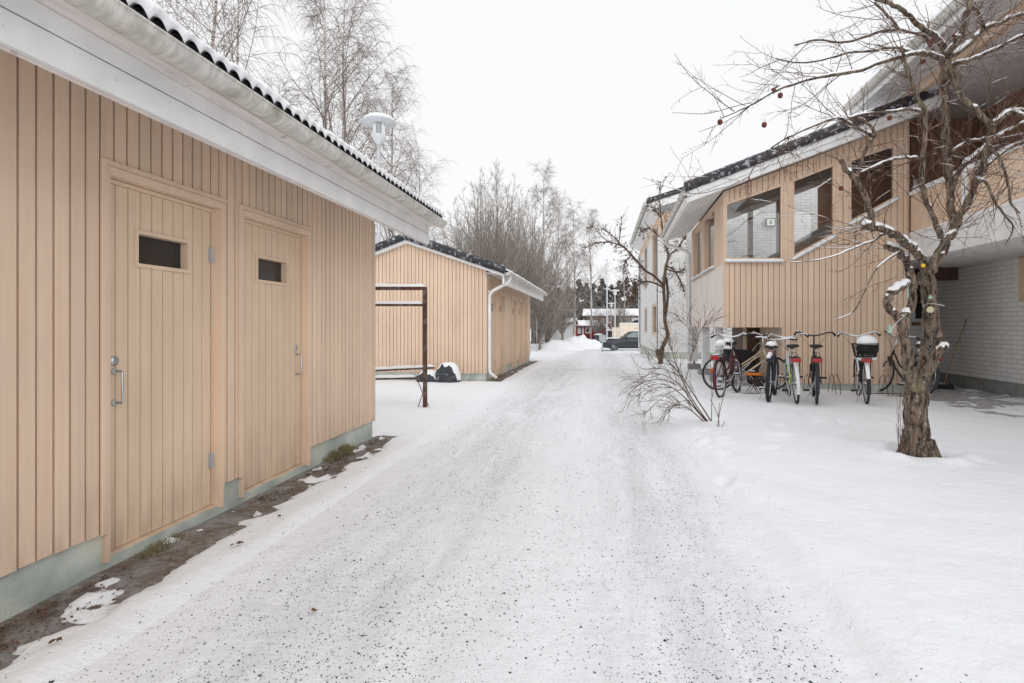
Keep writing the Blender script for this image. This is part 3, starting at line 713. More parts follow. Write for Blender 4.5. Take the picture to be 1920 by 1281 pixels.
# house number lamp reading 6
p = onY(Yb+1.46, 1444.5, 417.5)
b = MB(); b.box(p.x-.115, p.x+.115, p.y-.05, p.y+.03, p.z-.10, p.z+.10)
sg = b.build('house_number', M['signlit'], apt, bevel=.01)
b = MB()
for (x0, x1, z0, z1) in ((-.13, .13, .10, .115), (-.13, .13, -.115, -.10), (-.13, -.115, -.10, .10), (.115, .13, -.10, .10)): b.box(p.x+x0, p.x+x1, p.y-.06, p.y+.03, p.z+z0, p.z+z1)
b.build('sign_frame', M['plastic'], sg)
cu = bpy.data.curves.new('six', 'FONT'); cu.body = '6'; cu.size = .19; cu.extrude = .003; cu.align_x = 'CENTER'; cu.align_y = 'CENTER'
to = bpy.data.objects.new('six', cu); COL.objects.link(to); bpy.context.view_layer.update()
me = bpy.data.meshes.new_from_object(to.evaluated_get(bpy.context.evaluated_depsgraph_get())); bpy.data.objects.remove(to)
for v in me.vertices: v.co = Vector((v.co.x+p.x, p.y-.054-v.co.z, v.co.y+p.z))-root_off(sg)
me.materials.clear(); me.materials.append(M['black']); o = bpy.data.objects.new('digit', me); COL.objects.link(o); o.parent = sg
# columns
for u in (1340.5, 1317, 1296.5):
    x0 = Xc+.02; D = F*x0/(CT*(u-1155)); y = (D+x0*ST)/CT
    c = MB(); c.box(x0, x0+.17, y, y+.17, .26, Zb+.02); cc = c.build('column', M['white'], apt, bevel=.006)
    c = MB(); c.box(x0-.08, x0+.25, y-.08, y+.25, -.1, .19); c.tube([(x0+.085, y+.085, .18), (x0+.085, y+.085, .27)], .035, 8); c.build('column_base', M['grey_concrete'], cc, bevel=.015)
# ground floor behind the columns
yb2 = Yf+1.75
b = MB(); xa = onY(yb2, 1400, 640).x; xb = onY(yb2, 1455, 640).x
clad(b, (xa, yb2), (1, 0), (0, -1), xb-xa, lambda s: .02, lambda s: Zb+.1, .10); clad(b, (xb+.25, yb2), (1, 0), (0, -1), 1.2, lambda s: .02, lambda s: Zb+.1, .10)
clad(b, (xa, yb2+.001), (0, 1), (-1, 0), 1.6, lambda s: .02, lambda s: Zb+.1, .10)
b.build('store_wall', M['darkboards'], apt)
b = MB(); b.box(xb-.02, xb+.27, yb2+.06, yb2+.10, 0, Zb); b.build('dark_doorway', M['black'], apt)
b = MB(); b.box(xa-.06, xa+.0, yb2-.03, yb2+.04, 0, Zb+.05); b.build('corner_post', M['beige'], apt)
b = MB(); b.box(Xs-.03, X1-.02, Yf+.02, Yf+.3, -.2, .20); b.box(Xs-.03, Xs+.25, Yf+.021, yb2, -.2, .12); b.box(xa-.05, X1, Yf+.35, yb2+.2, -.2, .055)
b.build('plinth', M['plinth'], apt)
b = MB(); clad(b, (Xs, Yf+.003), (0, 1), (-1, 0), 1.7, lambda s: .17, lambda s: Zb-.002, .10); clad(b, (X1+.0015, Yf), (0, 1), (1, 0), Yb-Yf, lambda s: .17, lambda s: 5.0, .10)
b.build('side_wall', M['beige'], apt)
# stair roof
Yv = Yf-.35; xe = onY(Yv, 1285, 350).x; rt = lambda x: 3.95+.355*(x-xe); xr = X1+.42; Yr0 = Yb+.35
b = MB(); b.prism([(xe, Yv+.02, rt(xe)-.05), (xr, Yv+.02, rt(xr)-.05), (xr, Yv+.02, rt(xr)), (xe, Yv+.02, rt(xe))], (0, Yr0-Yv-.02, 0))
rf = b.build('roof', M['tile'], apt)
s = MB(); nx, ny = 60, 26; vs = []
for i in range(nx+1):
    x = xe+.02+(xr-xe-.02)*i/nx
    for j in range(ny+1):
        y = Yv+.12+(Yr0-Yv-.12)*j/ny; e = min(i/2, j/1.5, 1)
        vs.append((x, y, rt(x)+.004+e*(.055+.03*noise.noise((x*2.5, y*2.5, 0)))))
s.add(vs, [(i*(ny+1)+j, (i+1)*(ny+1)+j, (i+1)*(ny+1)+j+1, i*(ny+1)+j+1) for i in range(nx) for j in range(ny)])
s.build('roof_snow', M['snow'], rf, smooth=True)
b = MB()
for (o, h0, h1) in ((0, -.30, -.055), (-.022, -.19, -.06)):
    b.prism([(xe+.03, Yv+o, rt(xe+.03)+h0+(.0 if o else .0)), (xr, Yv+o, rt(xr)+h0), (xr, Yv+o, rt(xr)+h1), (xe+.03, Yv+o, rt(xe+.03)+h1)], (0, .02, 0))
b.box(xe+.05, xe+.075, Yv+.025, Yr0, rt(xe)-.27, rt(xe)-.06)
b.build('barge_board', M['white'], apt)
b = MB(); k = 6
for i in range(k):     # soffit boards
    x0 = xe+.08+(Xc-xe-.09)*i/k; x1 = xe+.08+(Xc-xe-.09)*(i+1)/k-.008
    b.prism([(x0, Yv+.025, rt(x0)-.27), (x1, Yv+.025, rt(x1)-.27), (x1, Yv+.025, rt(x1)-.255), (x0, Yv+.025, rt(x0)-.255)], (0, Yr0-Yv-.03, 0))
b.prism([(Xc, Yv+.025, rt(Xc)-.27), (xr, Yv+.025, rt(xr)-.27), (xr, Yv+.025, rt(xr)-.255), (Xc, Yv+.025, rt(Xc)-.255)], (0, .33, 0))
b.build('soffit', M['white'], apt)
cp = MB(); seg = 12
for i in range(seg):
    xa_, xb_ = xe+(xr-xe)*i/seg-.02, xe+(xr-xe)*(i+1.08)/seg-.02; prof = []
    for x, kk in ((xa_, 1.06), (xb_, .97)):
        z = rt(x); prof.append([(x, Yv-.03-.02*kk, z-.085*kk), (x, Yv-.035-.03*kk, z-.01), (x, Yv-.03-.02*kk, z+.08*kk), (x, Yv+.02, z+.125*kk), (x, Yv+.12, z+.115*kk), (x, Yv+.18, z+.02)])
    cp.add(prof[0]+prof[1], [(j, j+1, 7+j, 6+j) for j in range(5)]+[tuple(range(6)), tuple(range(6, 12))[::-1]])
cp.build('verge_cap', M['cap'], apt)
def half_gutter(parent, x, z, y0, y1, r=.065, name='gutter', mat='gutter'):
    pr = [(x+r*math.cos(R(d)), z+r*math.sin(R(d))) for d in range(180, 361, 20)]+[(x+(r-.006)*math.cos(R(d)), z+(r-.006)*math.sin(R(d))) for d in range(360, 179, -20)]
    g = MB(); n = len(pr); g.add([(a, y, c) for y in (y0, y1) for a, c in pr], [(i, (i+1)%n, (i+1)%n+n, i+n) for i in range(n)])
    for y in (y0, y1): g.add([(a, y, c) for a, c in pr[:10]], [tuple(range(10))])
    g.tube([(x-r, y0, z), (x-r, y1, z)], .008, 6)
    o = g.build(name, M[mat], parent, smooth=True); o.data.set_sharp_from_angle(angle=R(45)); return o
half_gutter(apt, xe-.02, rt(xe)-.09, Yv-.03, Yr0)
half_gutter(apt, xe+.045, rt(xe)-.20, Yv+.0, Yr0, .05, 'gutter_bracket_board', 'white').hide_render = False
b = MB(); yd = Yb+.12
b.tube([(xe-.02, Yr0-.3, rt(xe)-.16), (xe-.02, Yr0-.3, rt(xe)-.26), (xe+.06, Yr0-.3, rt(xe)-.34), (Xc-.14, yd, 3.40), (Xc-.06, yd, 3.30), (Xc-.06, yd, 3.1), (Xc-.06, yd, .25)], .042, 12)
b.build('downpipe', M['white'], apt, smooth=True)
b = MB(); p = onY(Yf, 1712, 350); q = onY(Yf, 1712, 480); b.tube([(p.x, Yf-.10, p.z+.1), (p.x, Yf-.10, q.z)], .04, 12); b.build('downpipe', M['galv'], apt, smooth=True)
# balcony running toward the camera
Xb = X1; Hz = lambda k, X: CH+k*X/CT
zr_ = Hz(.45, Xb); z1_ = Hz(.312, Xb); z0_ = Hz(.222, Xb)
ya = Yf-.35-.0; yn = 1.0; xw = 7.0; Yr = onX(xw, 1752, 611).y; xu = Hz(.77, Xb)
xw2 = (xu-CH)*CT/.585
b = MB(); b.box(Xb+.0, xw+.3, yn, Yf-.02, z0_, z1_-.005); b.box(Xb+.02, xw+1.5, Yf-.02, Yr+.4, z0_+.001, z1_-.006); b.build('balcony_slab', M['concrete'], apt, bevel=.01)
b = MB(); L = Yf-.02-yn; hp = zr_-.05-z1_
# diagonal boards, clipped to the parapet rectangle
pit = .115; k = int((L+hp)/pit)+2
def clip(poly, z0, z1, y0, y1):
    def cut(P, f):
        out = []
        for i in range(len(P)):
            a, c = P[i], P[(i+1)%len(P)]; fa, fc = f(a), f(c)
            if fa >= 0: out.append(a)
            if fa*fc < 0: t = fa/(fa-fc); out.append((a[0]+(c[0]-a[0])*t, a[1]+(c[1]-a[1])*t))
        return out
    for f in (lambda p: p[1]-z0, lambda p: z1-p[1], lambda p: p[0]-y0, lambda p: y1-p[0]):
        if poly: poly = cut(poly, f)
    return poly
for i in range(-1, int((L+hp*1.2)/pit)+2):
    y = yn+i*pit-0; sl = 1.0
    P = clip([(y, z1_-.3), (y+pit-.009, z1_-.3), (y+pit-.009-sl*(hp+.4), z1_+hp+.1), (y-sl*(hp+.4), z1_+hp+.1)], z1_+.02, zr_-.05, yn, Yf-.03)
    if len(P) > 2: b.prism([(Xb+.01+random.uniform(0, .001), yy, zz) for yy, zz in P], (.018, 0, 0))
b.box(Xb+.024, Xb+.04, yn, Yf-.03, z1_+.02, zr_-.05)
b.build('balcony_parapet', M['beige'], apt)
b = MB(); b.box(Xb-.02, Xb+.09, yn, Yf-.025, zr_-.05, zr_+.01); b.box(Xb-.012, Xb+.05, yn, Yf-.027, z1_-.03, z1_+.018)
py = onX(Xb, 1814, 400).y
for yy in (py, py-2.6): b.box(Xb-.010, Xb+.012, yy, yy+.13, z1_+.02, zr_-.052)
b.build('balcony_rail', M['white'], apt)
s = MB(); vs = []; k = int((Yf-.1-yn)/.06)
for i in range(k+1):
    y = yn+.06*i; q = .03+.012*noise.noise((y*3, 5, 5))
    vs += [(Xb-.02, y, zr_+.012), (Xb-.012, y, zr_+.01+q*.7), (Xb+.03, y, zr_+.01+q), (Xb+.08, y, zr_+.01+q*.6), (Xb+.09, y, zr_+.012)]
s.add(vs, [(i*5+j, i*5+j+1, (i+1)*5+j+1, (i+1)*5+j) for i in range(k) for j in range(4)]); s.build('rail_snow', M['snow'], apt, smooth=True)
# brick ground floor, set back, with windows
wv = [onX(xw, 1904, 470).y, onX(xw, 1904, 470).y-1.3]
wz = (onX(xw, 1904, 565).z, onX(xw, 1904, 462).z)
b = MB(); b.box(xw, xw+.3, wv[0], Yr, .25, z0_); b.box(xw, xw+.3, yn, wv[1], .25, z0_); b.box(xw, xw+.3, wv[1], wv[0], .25, wz[0]); b.box(xw, xw+.3, wv[1], wv[0], wz[1], z0_)
fx0, fx1 = onY(Yr, 1712, 570).x, onY(Yr, 1736, 570).x; fz0, fz1 = onY(Yr, 1720, 602).z, onY(Yr, 1720, 530).z
b.box(X1-.3, fx0, Yr, Yr+.3, .25, z0_); b.box(fx1, xw, Yr, Yr+.3, .25, z0_); b.box(fx0, fx1, Yr, Yr+.3, .25, fz0); b.box(fx0, fx1, Yr, Yr+.3, fz1, z0_)
b.build('brick_wall', M['brick'], apt)
b = MB(); b.box(xw+.02, xw+.28, yn, Yr, -.2, .252); b.box(X1-.3, xw+.25, Yr+.02, Yr+.28, -.2, .251); b.build('plinth', M['grey_concrete'], apt)
window([(xw+.03, wv[0], wz[0]), (xw+.03, wv[1], wz[0]), (xw+.03, wv[1], wz[1]), (xw+.03, wv[0], wz[1])], (1,0,0), .05, .14, 'beige_door', False, 'darkglass')
window([(fx0, Yr, fz0), (fx1, Yr, fz0), (fx1, Yr, fz1), (fx0, Yr, fz1)], (0,1,0), .06, .05, 'white', False, 'darkglass')
b = MB(); b.box(fx0-.03, fx1+.03, Yr-.07, Yr+.05, fz0-.10, fz0-.03); b.build('window_sill', M['brown'], apt)
b = MB(); b.box(xw-.75, xw-.01, Yr-.9, Yr-.7, z0_-.26, z0_-.01); b.build('beam', M['brownwall'], apt)
# upper floor: recessed brown wall, boarded ceiling, beige beam and the high eave
b = MB(); clad(b, (xw2, Yr), (0, -1), (-1, 0), Yr-yn, lambda s: z1_, lambda s: xu, .11)
clad(b, (X1+.02, Yf+1.2), (1, 0), (0, -1), xw2-X1, lambda s: z1_, lambda s: xu+.02, .11)
b.build('recessed_wall', M['brown'], apt)
p0, p1 = onY(Yf+1.18, 1716, 415), onY(Yf+1.18, 1738, 318)
window([(p0.x, Yf+1.17, p0.z), (p1.x, Yf+1.17, p0.z), (p1.x, Yf+1.17, p1.z), (p0.x, Yf+1.17, p1.z)], (0,1,0), .02, .05, 'brown', False, 'darkglass')
b = MB(); k = 19
for i in range(k):
    x0 = Xb+.1+(xw2-Xb-.1)*i/k; x1 = x0+(xw2-Xb-.1)/k-.008; b.box(x0, x1, yn, Yf+1.5, xu, xu+.015)
b.box(Xb+.1, xw2+.2, yn, Yf+1.52, xu+.011, xu+.03)
b.build('balcony_ceiling', M['soffit'], apt)
zt2 = Hz(.803, Xb)
b = MB(); b.box(Xb-.02, Xb+.10, yn, Yf+.55, xu-.01, zt2); b.build('eave_beam', M['beige'], apt)
Xe = 4.6; ze = CH+.935*Xe; sl = .36; y_e = Yf+.62; rt2 = lambda x: ze+.13+sl*(x-Xe)
b = MB(); k = 9
for i in range(k):
    x0 = Xe+.03+(Xb-Xe-.06)*i/k; x1 = x0+(Xb-Xe-.06)/k-.008; zz = lambda x: ze-.06+((zt2-.03)-(ze-.06))*(x-Xe)/(Xb-Xe)
    b.prism([(x0, yn, zz(x0)), (x1, yn, zz(x1)), (x1, yn, zz(x1)+.015), (x0, yn, zz(x0)+.015)], (0, y_e-yn-.02, 0))
b.build('soffit', M['soffit'], apt)
b = MB(); b.box(Xe-.0, Xe+.03, yn, y_e, ze-.09, ze+.10); b.prism([(Xe, y_e-.03, ze-.09), (Xb+2.5, y_e-.03, ze-.09+sl*(Xb+2.5-Xe)), (Xb+2.5, y_e-.03, rt2(Xb+2.5)), (Xe, y_e-.03, rt2(Xe))], (0, .03, 0)); b.build('fascia', M['white'], apt)
half_gutter(apt, Xe-.075, ze+.06, yn, y_e, .07)
b = MB(); b.prism([(Xe-.06, yn, rt2(Xe)-.01), (Xe+3.6, yn, rt2(Xe+3.6)-.01), (Xe+3.6, yn, rt2(Xe+3.6)+.03), (Xe-.06, yn, rt2(Xe)+.03)], (0, y_e-yn+.02, 0)); rf = b.build('roof', M['tile'], apt)
b = MB(); b.prism([(Xe-.05, yn, rt2(Xe)+.035), (Xe-.03, yn, rt2(Xe)+.10), (Xe+.1, yn, rt2(Xe)+.18), (Xe+3.6, yn, rt2(Xe+3.6)+.12), (Xe+3.6, yn, rt2(Xe+3.6)+.035)], (0, y_e-yn, 0)); b.build('roof_snow', M['snow'], rf)
def turn(o):
    d = -(TH-TH0); c, s_ = math.cos(d), math.sin(d); x, y, z = o.location
    o.location = (x*c-y*s_, x*s_+y*c, z); o.rotation_euler.z += d
turn(apt)
TURN = -(TH-TH0)
# broom leaning on the brick wall
br = thing('broom', 'wooden handled broom leaning on the white brick wall', 'broom', (xw-.35, 11, 0))
pb_ = onG(1768, 726, .05); t_ = onX(xw-.02, 1792, 599)
br.location = (pb_.x, pb_.y, 0)
t_ = Vector((xw-.03, pb_.y+.25, t_.z))
b = MB(); b.tube([(pb_.x, pb_.y, .08), t_], .014, 8); b.build('broom_handle', M['wood'], br, smooth=True)
b = MB(); b.hexa([(pb_.x-.2, pb_.y-.05, .0), (pb_.x+.2, pb_.y-.05, .0), (pb_.x+.2, pb_.y+.05, .0), (pb_.x-.2, pb_.y+.05, .0)], [(pb_.x-.16, pb_.y-.03, .10), (pb_.x+.16, pb_.y-.03, .10), (pb_.x+.16, pb_.y+.03, .10), (pb_.x-.16, pb_.y+.03, .10)]); b.build('broom_head', M['black'], br)
turn(br)
TH = TH0; CT, ST = math.cos(TH), math.sin(TH)

# ---------------------------------------------------------------- white brick block farther along
X3 = onD(1233, HY, 21.5).x; Y3 = onD(1233, HY, 21.5).y; Y3b = onX(X3, 1200, 611).y; g3 = ground_z(Y3)
bl = thing('apartment_building', 'two storey white brick block with beige window frames beyond the stair house', 'building', (X3, Y3, g3))
apt_cur = bl
zt3 = 5.45
wy = [[onX(X3, u, 600).y for u in q] for q in ((1232, 1222.5), (1213.5, 1207.5))]
wy2 = [[onX(X3, u, 600).y for u in q] for q in ((1230.5, 1222), (1213, 1208))]
zA = (onX(X3, 1227, 530).z, onX(X3, 1227, 415).z); zB = (onX(X3, 1226, 628).z, onX(X3, 1226, 570).z)
cells = [(wy, zA), (wy2, zB)]
b = MB()
def holed_wall(b, X, th, y0, y1, z0, z1, openings):
    ysr = sorted({y0, y1}|{v for o in openings for v in o[:2]}); 
    for i in range(len(ysr)-1):
        ya_, yb_ = ysr[i], ysr[i+1]; mid = (ya_+yb_)/2
        op = sorted([(o[2], o[3]) for o in openings if o[0] < mid < o[1]]); z = z0
        for (a, c) in op: b.box(X, X+th, ya_, yb_, z, a); z = c
        b.box(X, X+th, ya_, yb_, z, z1)
ops = []
for ww, zz in cells:
    for (a, c) in ww: ops.append((a, c, zz[0], zz[1]))
holed_wall(b, X3, .3, Y3, Y3b, g3+.3, zt3-.35, ops)
b.box(X3, 12, Y3-.001, Y3+.299, g3+.3, zt3-.35); b.box(X3, 12, Y3b-.3, Y3b, g3+.3, zt3-.3)
b.build('wall', M['brick'], bl)
b = MB(); clad(b, (X3+.02, Y3-.02), (1, 0), (0, -1), 4.4, lambda s: zt3-.75, lambda s: zt3+.3*s+.12, .11); b.box(X3-.01, X3+.02, Y3, Y3b, zt3-.36, zt3+.05); b.build('gable_boards', M['beige'], bl)
for ww, zz in cells:
    for (a, c) in ww:
        window([(X3+.02, c, zz[0]), (X3+.02, a, zz[0]), (X3+.02, a, zz[1]), (X3+.02, c, zz[1])], (1,0,0), .12, .10, 'beige', False, 'darkglass')
b = MB(); b.box(X3+.02, 12, Y3+.02, Y3b-.02, -1.5, g3+.305); b.build('plinth', M['plinth'], bl)
Yv3 = Y3-.5; xe3 = onY(Yv3, 1213, 377).x; ze3 = onY(Yv3, 1213, 377).z; rt3 = lambda x: ze3+.30*(x-xe3)
b = MB(); b.prism([(xe3, Yv3+.02, rt3(xe3)-.05), (9, Yv3+.02, rt3(9)-.05), (9, Yv3+.02, rt3(9)), (xe3, Yv3+.02, rt3(xe3))], (0, Y3b-Yv3, 0)); rf = b.build('roof', M['tile'], bl)
b = MB(); b.prism([(xe3+.1, Yv3+.15, rt3(xe3+.1)+.003), (9, Yv3+.15, rt3(9)+.003), (9, Yv3+.15, rt3(9)+.07), (xe3+.12, Yv3+.15, rt3(xe3+.12)+.07)], (0, Y3b-Yv3-.2, 0)); b.build('roof_snow', M['snow'], rf)
b = MB(); b.prism([(xe3-.02, Yv3-.05, rt3(xe3)-.12), (9, Yv3-.05, rt3(9)-.12), (9, Yv3-.05, rt3(9)+.09), (xe3-.02, Yv3-.05, rt3(xe3)+.09)], (0, .18, 0)); b.build('verge_cap', M['cap'], bl, bevel=.03)
b = MB(); b.prism([(xe3+.05, Yv3, rt3(xe3)-.36), (9, Yv3, rt3(9)-.36), (9, Yv3, rt3(9)-.05), (xe3+.05, Yv3, rt3(xe3)-.05)], (0, .03, 0)); b.box(xe3+.05, xe3+.08, Yv3+.03, Y3b+.3, ze3-.36, ze3-.05)
b.prism([(xe3+.08, Yv3+.03, ze3-.34), (X3+.02, Yv3+.03, zt3-.0+.0), (X3+.02, Yv3+.03, zt3+.02), (xe3+.08, Yv3+.03, ze3-.32)], (0, Y3b-Yv3, 0)); b.build('barge_board', M['white'], bl)
b = MB(); b.prism([(xe3+.09, Yv3+.04, rt3(xe3+.09)-.10), (9, Yv3+.04, rt3(9)-.10), (9, Yv3+.04, rt3(9)-.07), (xe3+.09, Yv3+.04, rt3(xe3+.09)-.07)], (0, Y3b-Yv3-.1, 0)); b.build('soffit', M['white'], bl)
half_gutter(bl, xe3-.05, ze3-.08, Yv3-.03, Y3b+.3, .075)
b = MB(); b.tube([(xe3-.05, Y3b+.1, ze3-.15), (xe3-.05, Y3b+.1, ze3-.3), (X3-.05, Y3b-.1, ze3-.75), (X3-.05, Y3b-.1, g3+.1)], .05, 8); b.build('downpipe', M['white'], bl)
# ---------------------------------------------------------------- trees
def rvec(r): return Vector((r.uniform(-1, 1), r.uniform(-1, 1), r.uniform(-1, 1)))
def line(r, p, d, L, n, wander, pull):
    pts = [Vector(p)]; d = Vector(d).normalized(); s = L/n
    for i in range(n):
        d = (d+rvec(r)*wander+Vector(pull)*s).normalized(); pts.append(pts[-1]+d*s)
    return pts
def along(pts, t):
    x = t*(len(pts)-1); i = min(int(x), len(pts)-2); f = x-i
    return pts[i].lerp(pts[i+1], f), (pts[i+1]-pts[i]).normalized()
def side_dir(r, d, ang):
    a = d.orthogonal().normalized(); b = d.cross(a); w = r.uniform(0, 6.28)
    return (d*math.cos(ang)+(a*math.cos(w)+b*math.sin(w))*math.sin(ang)).normalized()
def taper(r0, r1, n): return [r0+(r1-r0)*i/n for i in range(n+1)]
def birch_mesh(seed, H, W, n1=34, n2=9, n3=5, stems=1, weep=1.0, start=.22, tr=.02, thick=.0075):
    r = random.Random(seed); tk = MB(); cr = MB()
    for k in range(stems):
        lean = Vector((r.uniform(-.12, .12), r.uniform(-.12, .12), 1)) if stems > 1 else Vector((r.uniform(-.03, .03), r.uniform(-.03, .03), 1))
        h = H*(1 if k == 0 else r.uniform(.8, .97)); off = Vector((r.uniform(-.25, .25), r.uniform(-.25, .25), -.2)) if stems > 1 else Vector((0, 0, -.2))
        T = line(r, off, lean, h+.2, 12, .05, (0, 0, .25)); R0 = h*tr/2*(1 if stems == 1 else .75)
        tk.tube(T, taper(R0, .012, 12), 8)
        for i in range(max(8, n1//stems)):
            t = start+(1-start)*(i+r.random())/max(8, n1//stems); t = min(t, .985)
            p, d = along(T, t); L = W*(.35+.65*math.sin(math.pi*min(1, (1-t)*.85+.12)))*r.uniform(.7, 1.1)*(1.15-t*.55)
            B = line(r, p, side_dir(r, d, R(r.uniform(28, 52))), L, 6, .10, (0, 0, .10))
            rb = max(.010, R0*(1-t)*.42); cr.tube(B, taper(rb, .005, 6), 4, False)
            for j in range(n2):
                q, e = along(B, .2+.8*(j+r.random())/n2*.99); L2 = L*.34*r.uniform(.5, 1.2)
                C = line(r, q, side_dir(r, e, R(r.uniform(25, 60))), L2, 4, .16, (0, 0, .05-.3*weep)); cr.tube(C, taper(.0085, .004, 4), 3, False)
                for m in range(n3):
                    q2, e2 = along(C, r.uniform(.15, 1)); L3 = r.uniform(.35, .9)*(W*.25)
                    D = line(r, q2, side_dir(r, e2, R(r.uniform(20, 60))), L3, 3, .15, (0, 0, -2.2*weep)); cr.tube(D, taper(thick*.85, thick*.45, 3), 3, False)
    return tk, cr
def upright_mesh(seed, H, W, stems=9, n2=15, n3=9, thick=.008, low=0):
    global SNOW
    r = random.Random(seed); tk = MB(); cr = MB(); SNOW = MB()
    T = line(r, (0, 0, -.2), (0, 0, 1), H*.16, 4, .06, (0, 0, .2)); R0 = H*.013; tk.tube(T, taper(R0, R0*.75, 4), 8)
    for k in range(stems):
        w = 6.28*k*.382*2.618/stems*3+r.uniform(-.6, .6); sp = r.uniform(.05, 1.25)*W/H*1.1
        B = line(r, T[-1] if k % 2 else T[-2], (math.cos(w)*sp, math.sin(w)*sp, 1), H*.84*(1-.22*sp*H/W)*r.uniform(.7, 1), 10, .07, (0, 0, .06))
        tk.tube(B, taper(R0*.36, .007, 10), 5, False)
        for j in range(n2):
            t = .10+.88*(j+r.random())/n2; q, e = along(B, min(t, .99)); L2 = H*.24*(1.12-t)*r.uniform(.7, 1.3)
            C = line(r, q, side_dir(r, e, R(r.uniform(22, 48))), L2, 5, .10, (0, 0, .20)); cr.tube(C, taper(.014*(1.2-t), .004, 5), 4, False)
            if r.random() < .5: SNOW.tube([q_+Vector((0, 0, .012)) for q_ in C], taper(.012*(1.2-t), .003, 5), 3, False)
            for m in range(n3):
                q2, e2 = along(C, r.uniform(.1, 1)); D = line(r, q2, side_dir(r, e2, R(r.uniform(20, 50))), L2*r.uniform(.25, .55), 3, .14, (0, 0, .15)); cr.tube(D, taper(thick, thick*.5, 3), 3, False)
    return tk, cr
def tree_proto(kind, meshes, bark, twig):
    root = thing(kind, None, None, (0, 0, 0)); tk, cr = meshes
    tk.build('trunk', M[bark], root, smooth=True, fix=False); cr.build('branches', M[twig], root, fix=False)
    if kind == 'bare_tree': SNOW.build('snow', M['snow'], root, fix=False)
    return root
protos = {
 'b1': tree_proto('birch_tree', birch_mesh(11, 16, 4.2, 42, 10, 5, 1, .8, thick=.0058), 'birch', 'twig'),
 'b2': tree_proto('birch_tree', birch_mesh(12, 16, 4.8, 48, 10, 5, 2, .9, thick=.0058), 'birch', 'twig'),
 'b3': tree_proto('birch_tree', birch_mesh(13, 16, 3.2, 34, 9, 6, 1, .7, .30, thick=.0065), 'birch', 'twig'),
 'u1': tree_proto('bare_tree', upright_mesh(21, 12, 5.4, 22, 17, 8), 'twig2', 'twig2'),
 'u2': tree_proto('bare_tree', upright_mesh(22, 12, 6.4, 20, 17, 8), 'twig2', 'twig2'),
}
PH = {'b1': 16, 'b2': 16, 'b3': 16, 'u1': 12, 'u2': 12}
used = set()
def plant(kind, u, D, vtop, label, group, wide=1.0, rot=0):
    p = atD(u, D); H = (CH+(HY-vtop)/F*D-p.z)*(1.12 if kind[0] == 'u' else 1.03)
    o = protos[kind] if kind not in used else copy_tree(protos[kind]); used.add(kind)
    s = H/PH[kind]; o.location = p; o.scale = (s*wide, s*wide, s); o.rotation_euler = (0, 0, rot)
    tag(o, label, 'tree', group)
GB = 'bare birches behind the sheds and along the drive'; GU = 'bare deciduous trees left of the drive'
plant('b2', 400, 24, -190, 'tall bare birch above the near shed roof, leftmost of the trees', GB, 1.1, .3)
plant('b1', 594, 27, -5, 'bare birch with a pale trunk just left of the double stemmed birch', GB, 1.05, 1.0)
plant('b2', 640, 29, -12, 'tallest weeping birch with two pale stems behind the lamp', GB, 1.1, 2.2)
plant('b3', 520, 32, 190, 'smaller bare birch low behind the near shed roof', GB, 1.3, 2.9)
plant('b1', 745, 31, 165, 'bare birch right behind the park lamp head', GB, .95, 4.0)
plant('b2', 790, 36, 290, 'low spreading bare birch over the end of the near gutter', GB, 1.15, 5.0)
plant('u1', 925, 40, 298, 'dense upright bare tree rising over the farther shed roof', GU, .95, 0)
plant('u2', 985, 44, 385, 'bushy bare tree leaning over the far eave of the farther shed', GU, .9, 1.5)
plant('u2', 868, 46, 380, 'bare tree partly hidden behind the farther shed ridge', GU, .8, 4.5)
plant('b3', 1018, 50, 332, 'tall narrow bare birch just right of the farther shed roof', GB, 1.25, .4)
plant('b1', 1042, 56, 372, 'bare birch next to the tall narrow one, slightly shorter', GB, .9, 2.0)
plant('b3', 1077, 62, 398, 'narrow birch with black and white trunk beside the snow piles', GB, 1.2, 3.3)
plant('b1', 1108, 70, 408, 'bare birch standing left of the flagpole', GB, .95, 5.5)
plant('b3', 1062, 75, 440, 'thin bare birch far off between two taller birches', GB, 1.2, 1.2)
plant('b3', 1170, 78, 500, 'short bare birch behind the dark car', GB, 1.4, 2.6)
plant('u1', 1012, 41, 500, 'low bare tree with snowy twigs right beside the farther shed wall', GU, 1.45, 2.2)
plant('u2', 1032, 47, 520, 'low wide bare tree in front of the white bank', GU, 1.35, 3.7)
plant('u1', 1055, 56, 505, 'low bare tree left of the black and white birch trunk', GU, 1.4, .9)
plant('u2', 1122, 66, 560, 'small bare tree in front of the red houses', GU, 1.2, 5.0)
plant('u1', 1165, 60, 555, 'small bare tree between the flagpoles and the white block', GU, 1.3, 3.0)
plant('u1', 905, 52, 330, 'upright bare tree behind the dense one, left side', GU, 1.0, 3.4)
plant('u1', 962, 48, 345, 'upright bare tree between the dense one and the narrow birch', GU, .9, 5.2)
plant('u2', 1000, 58, 400, 'grey bare tree behind the narrow birch by the far eave', GU, 1.0, .2)
plant('u2', 950, 60, 430, 'grey bare tree seen through the dense upright tree', GU, 1.1, 2.4)
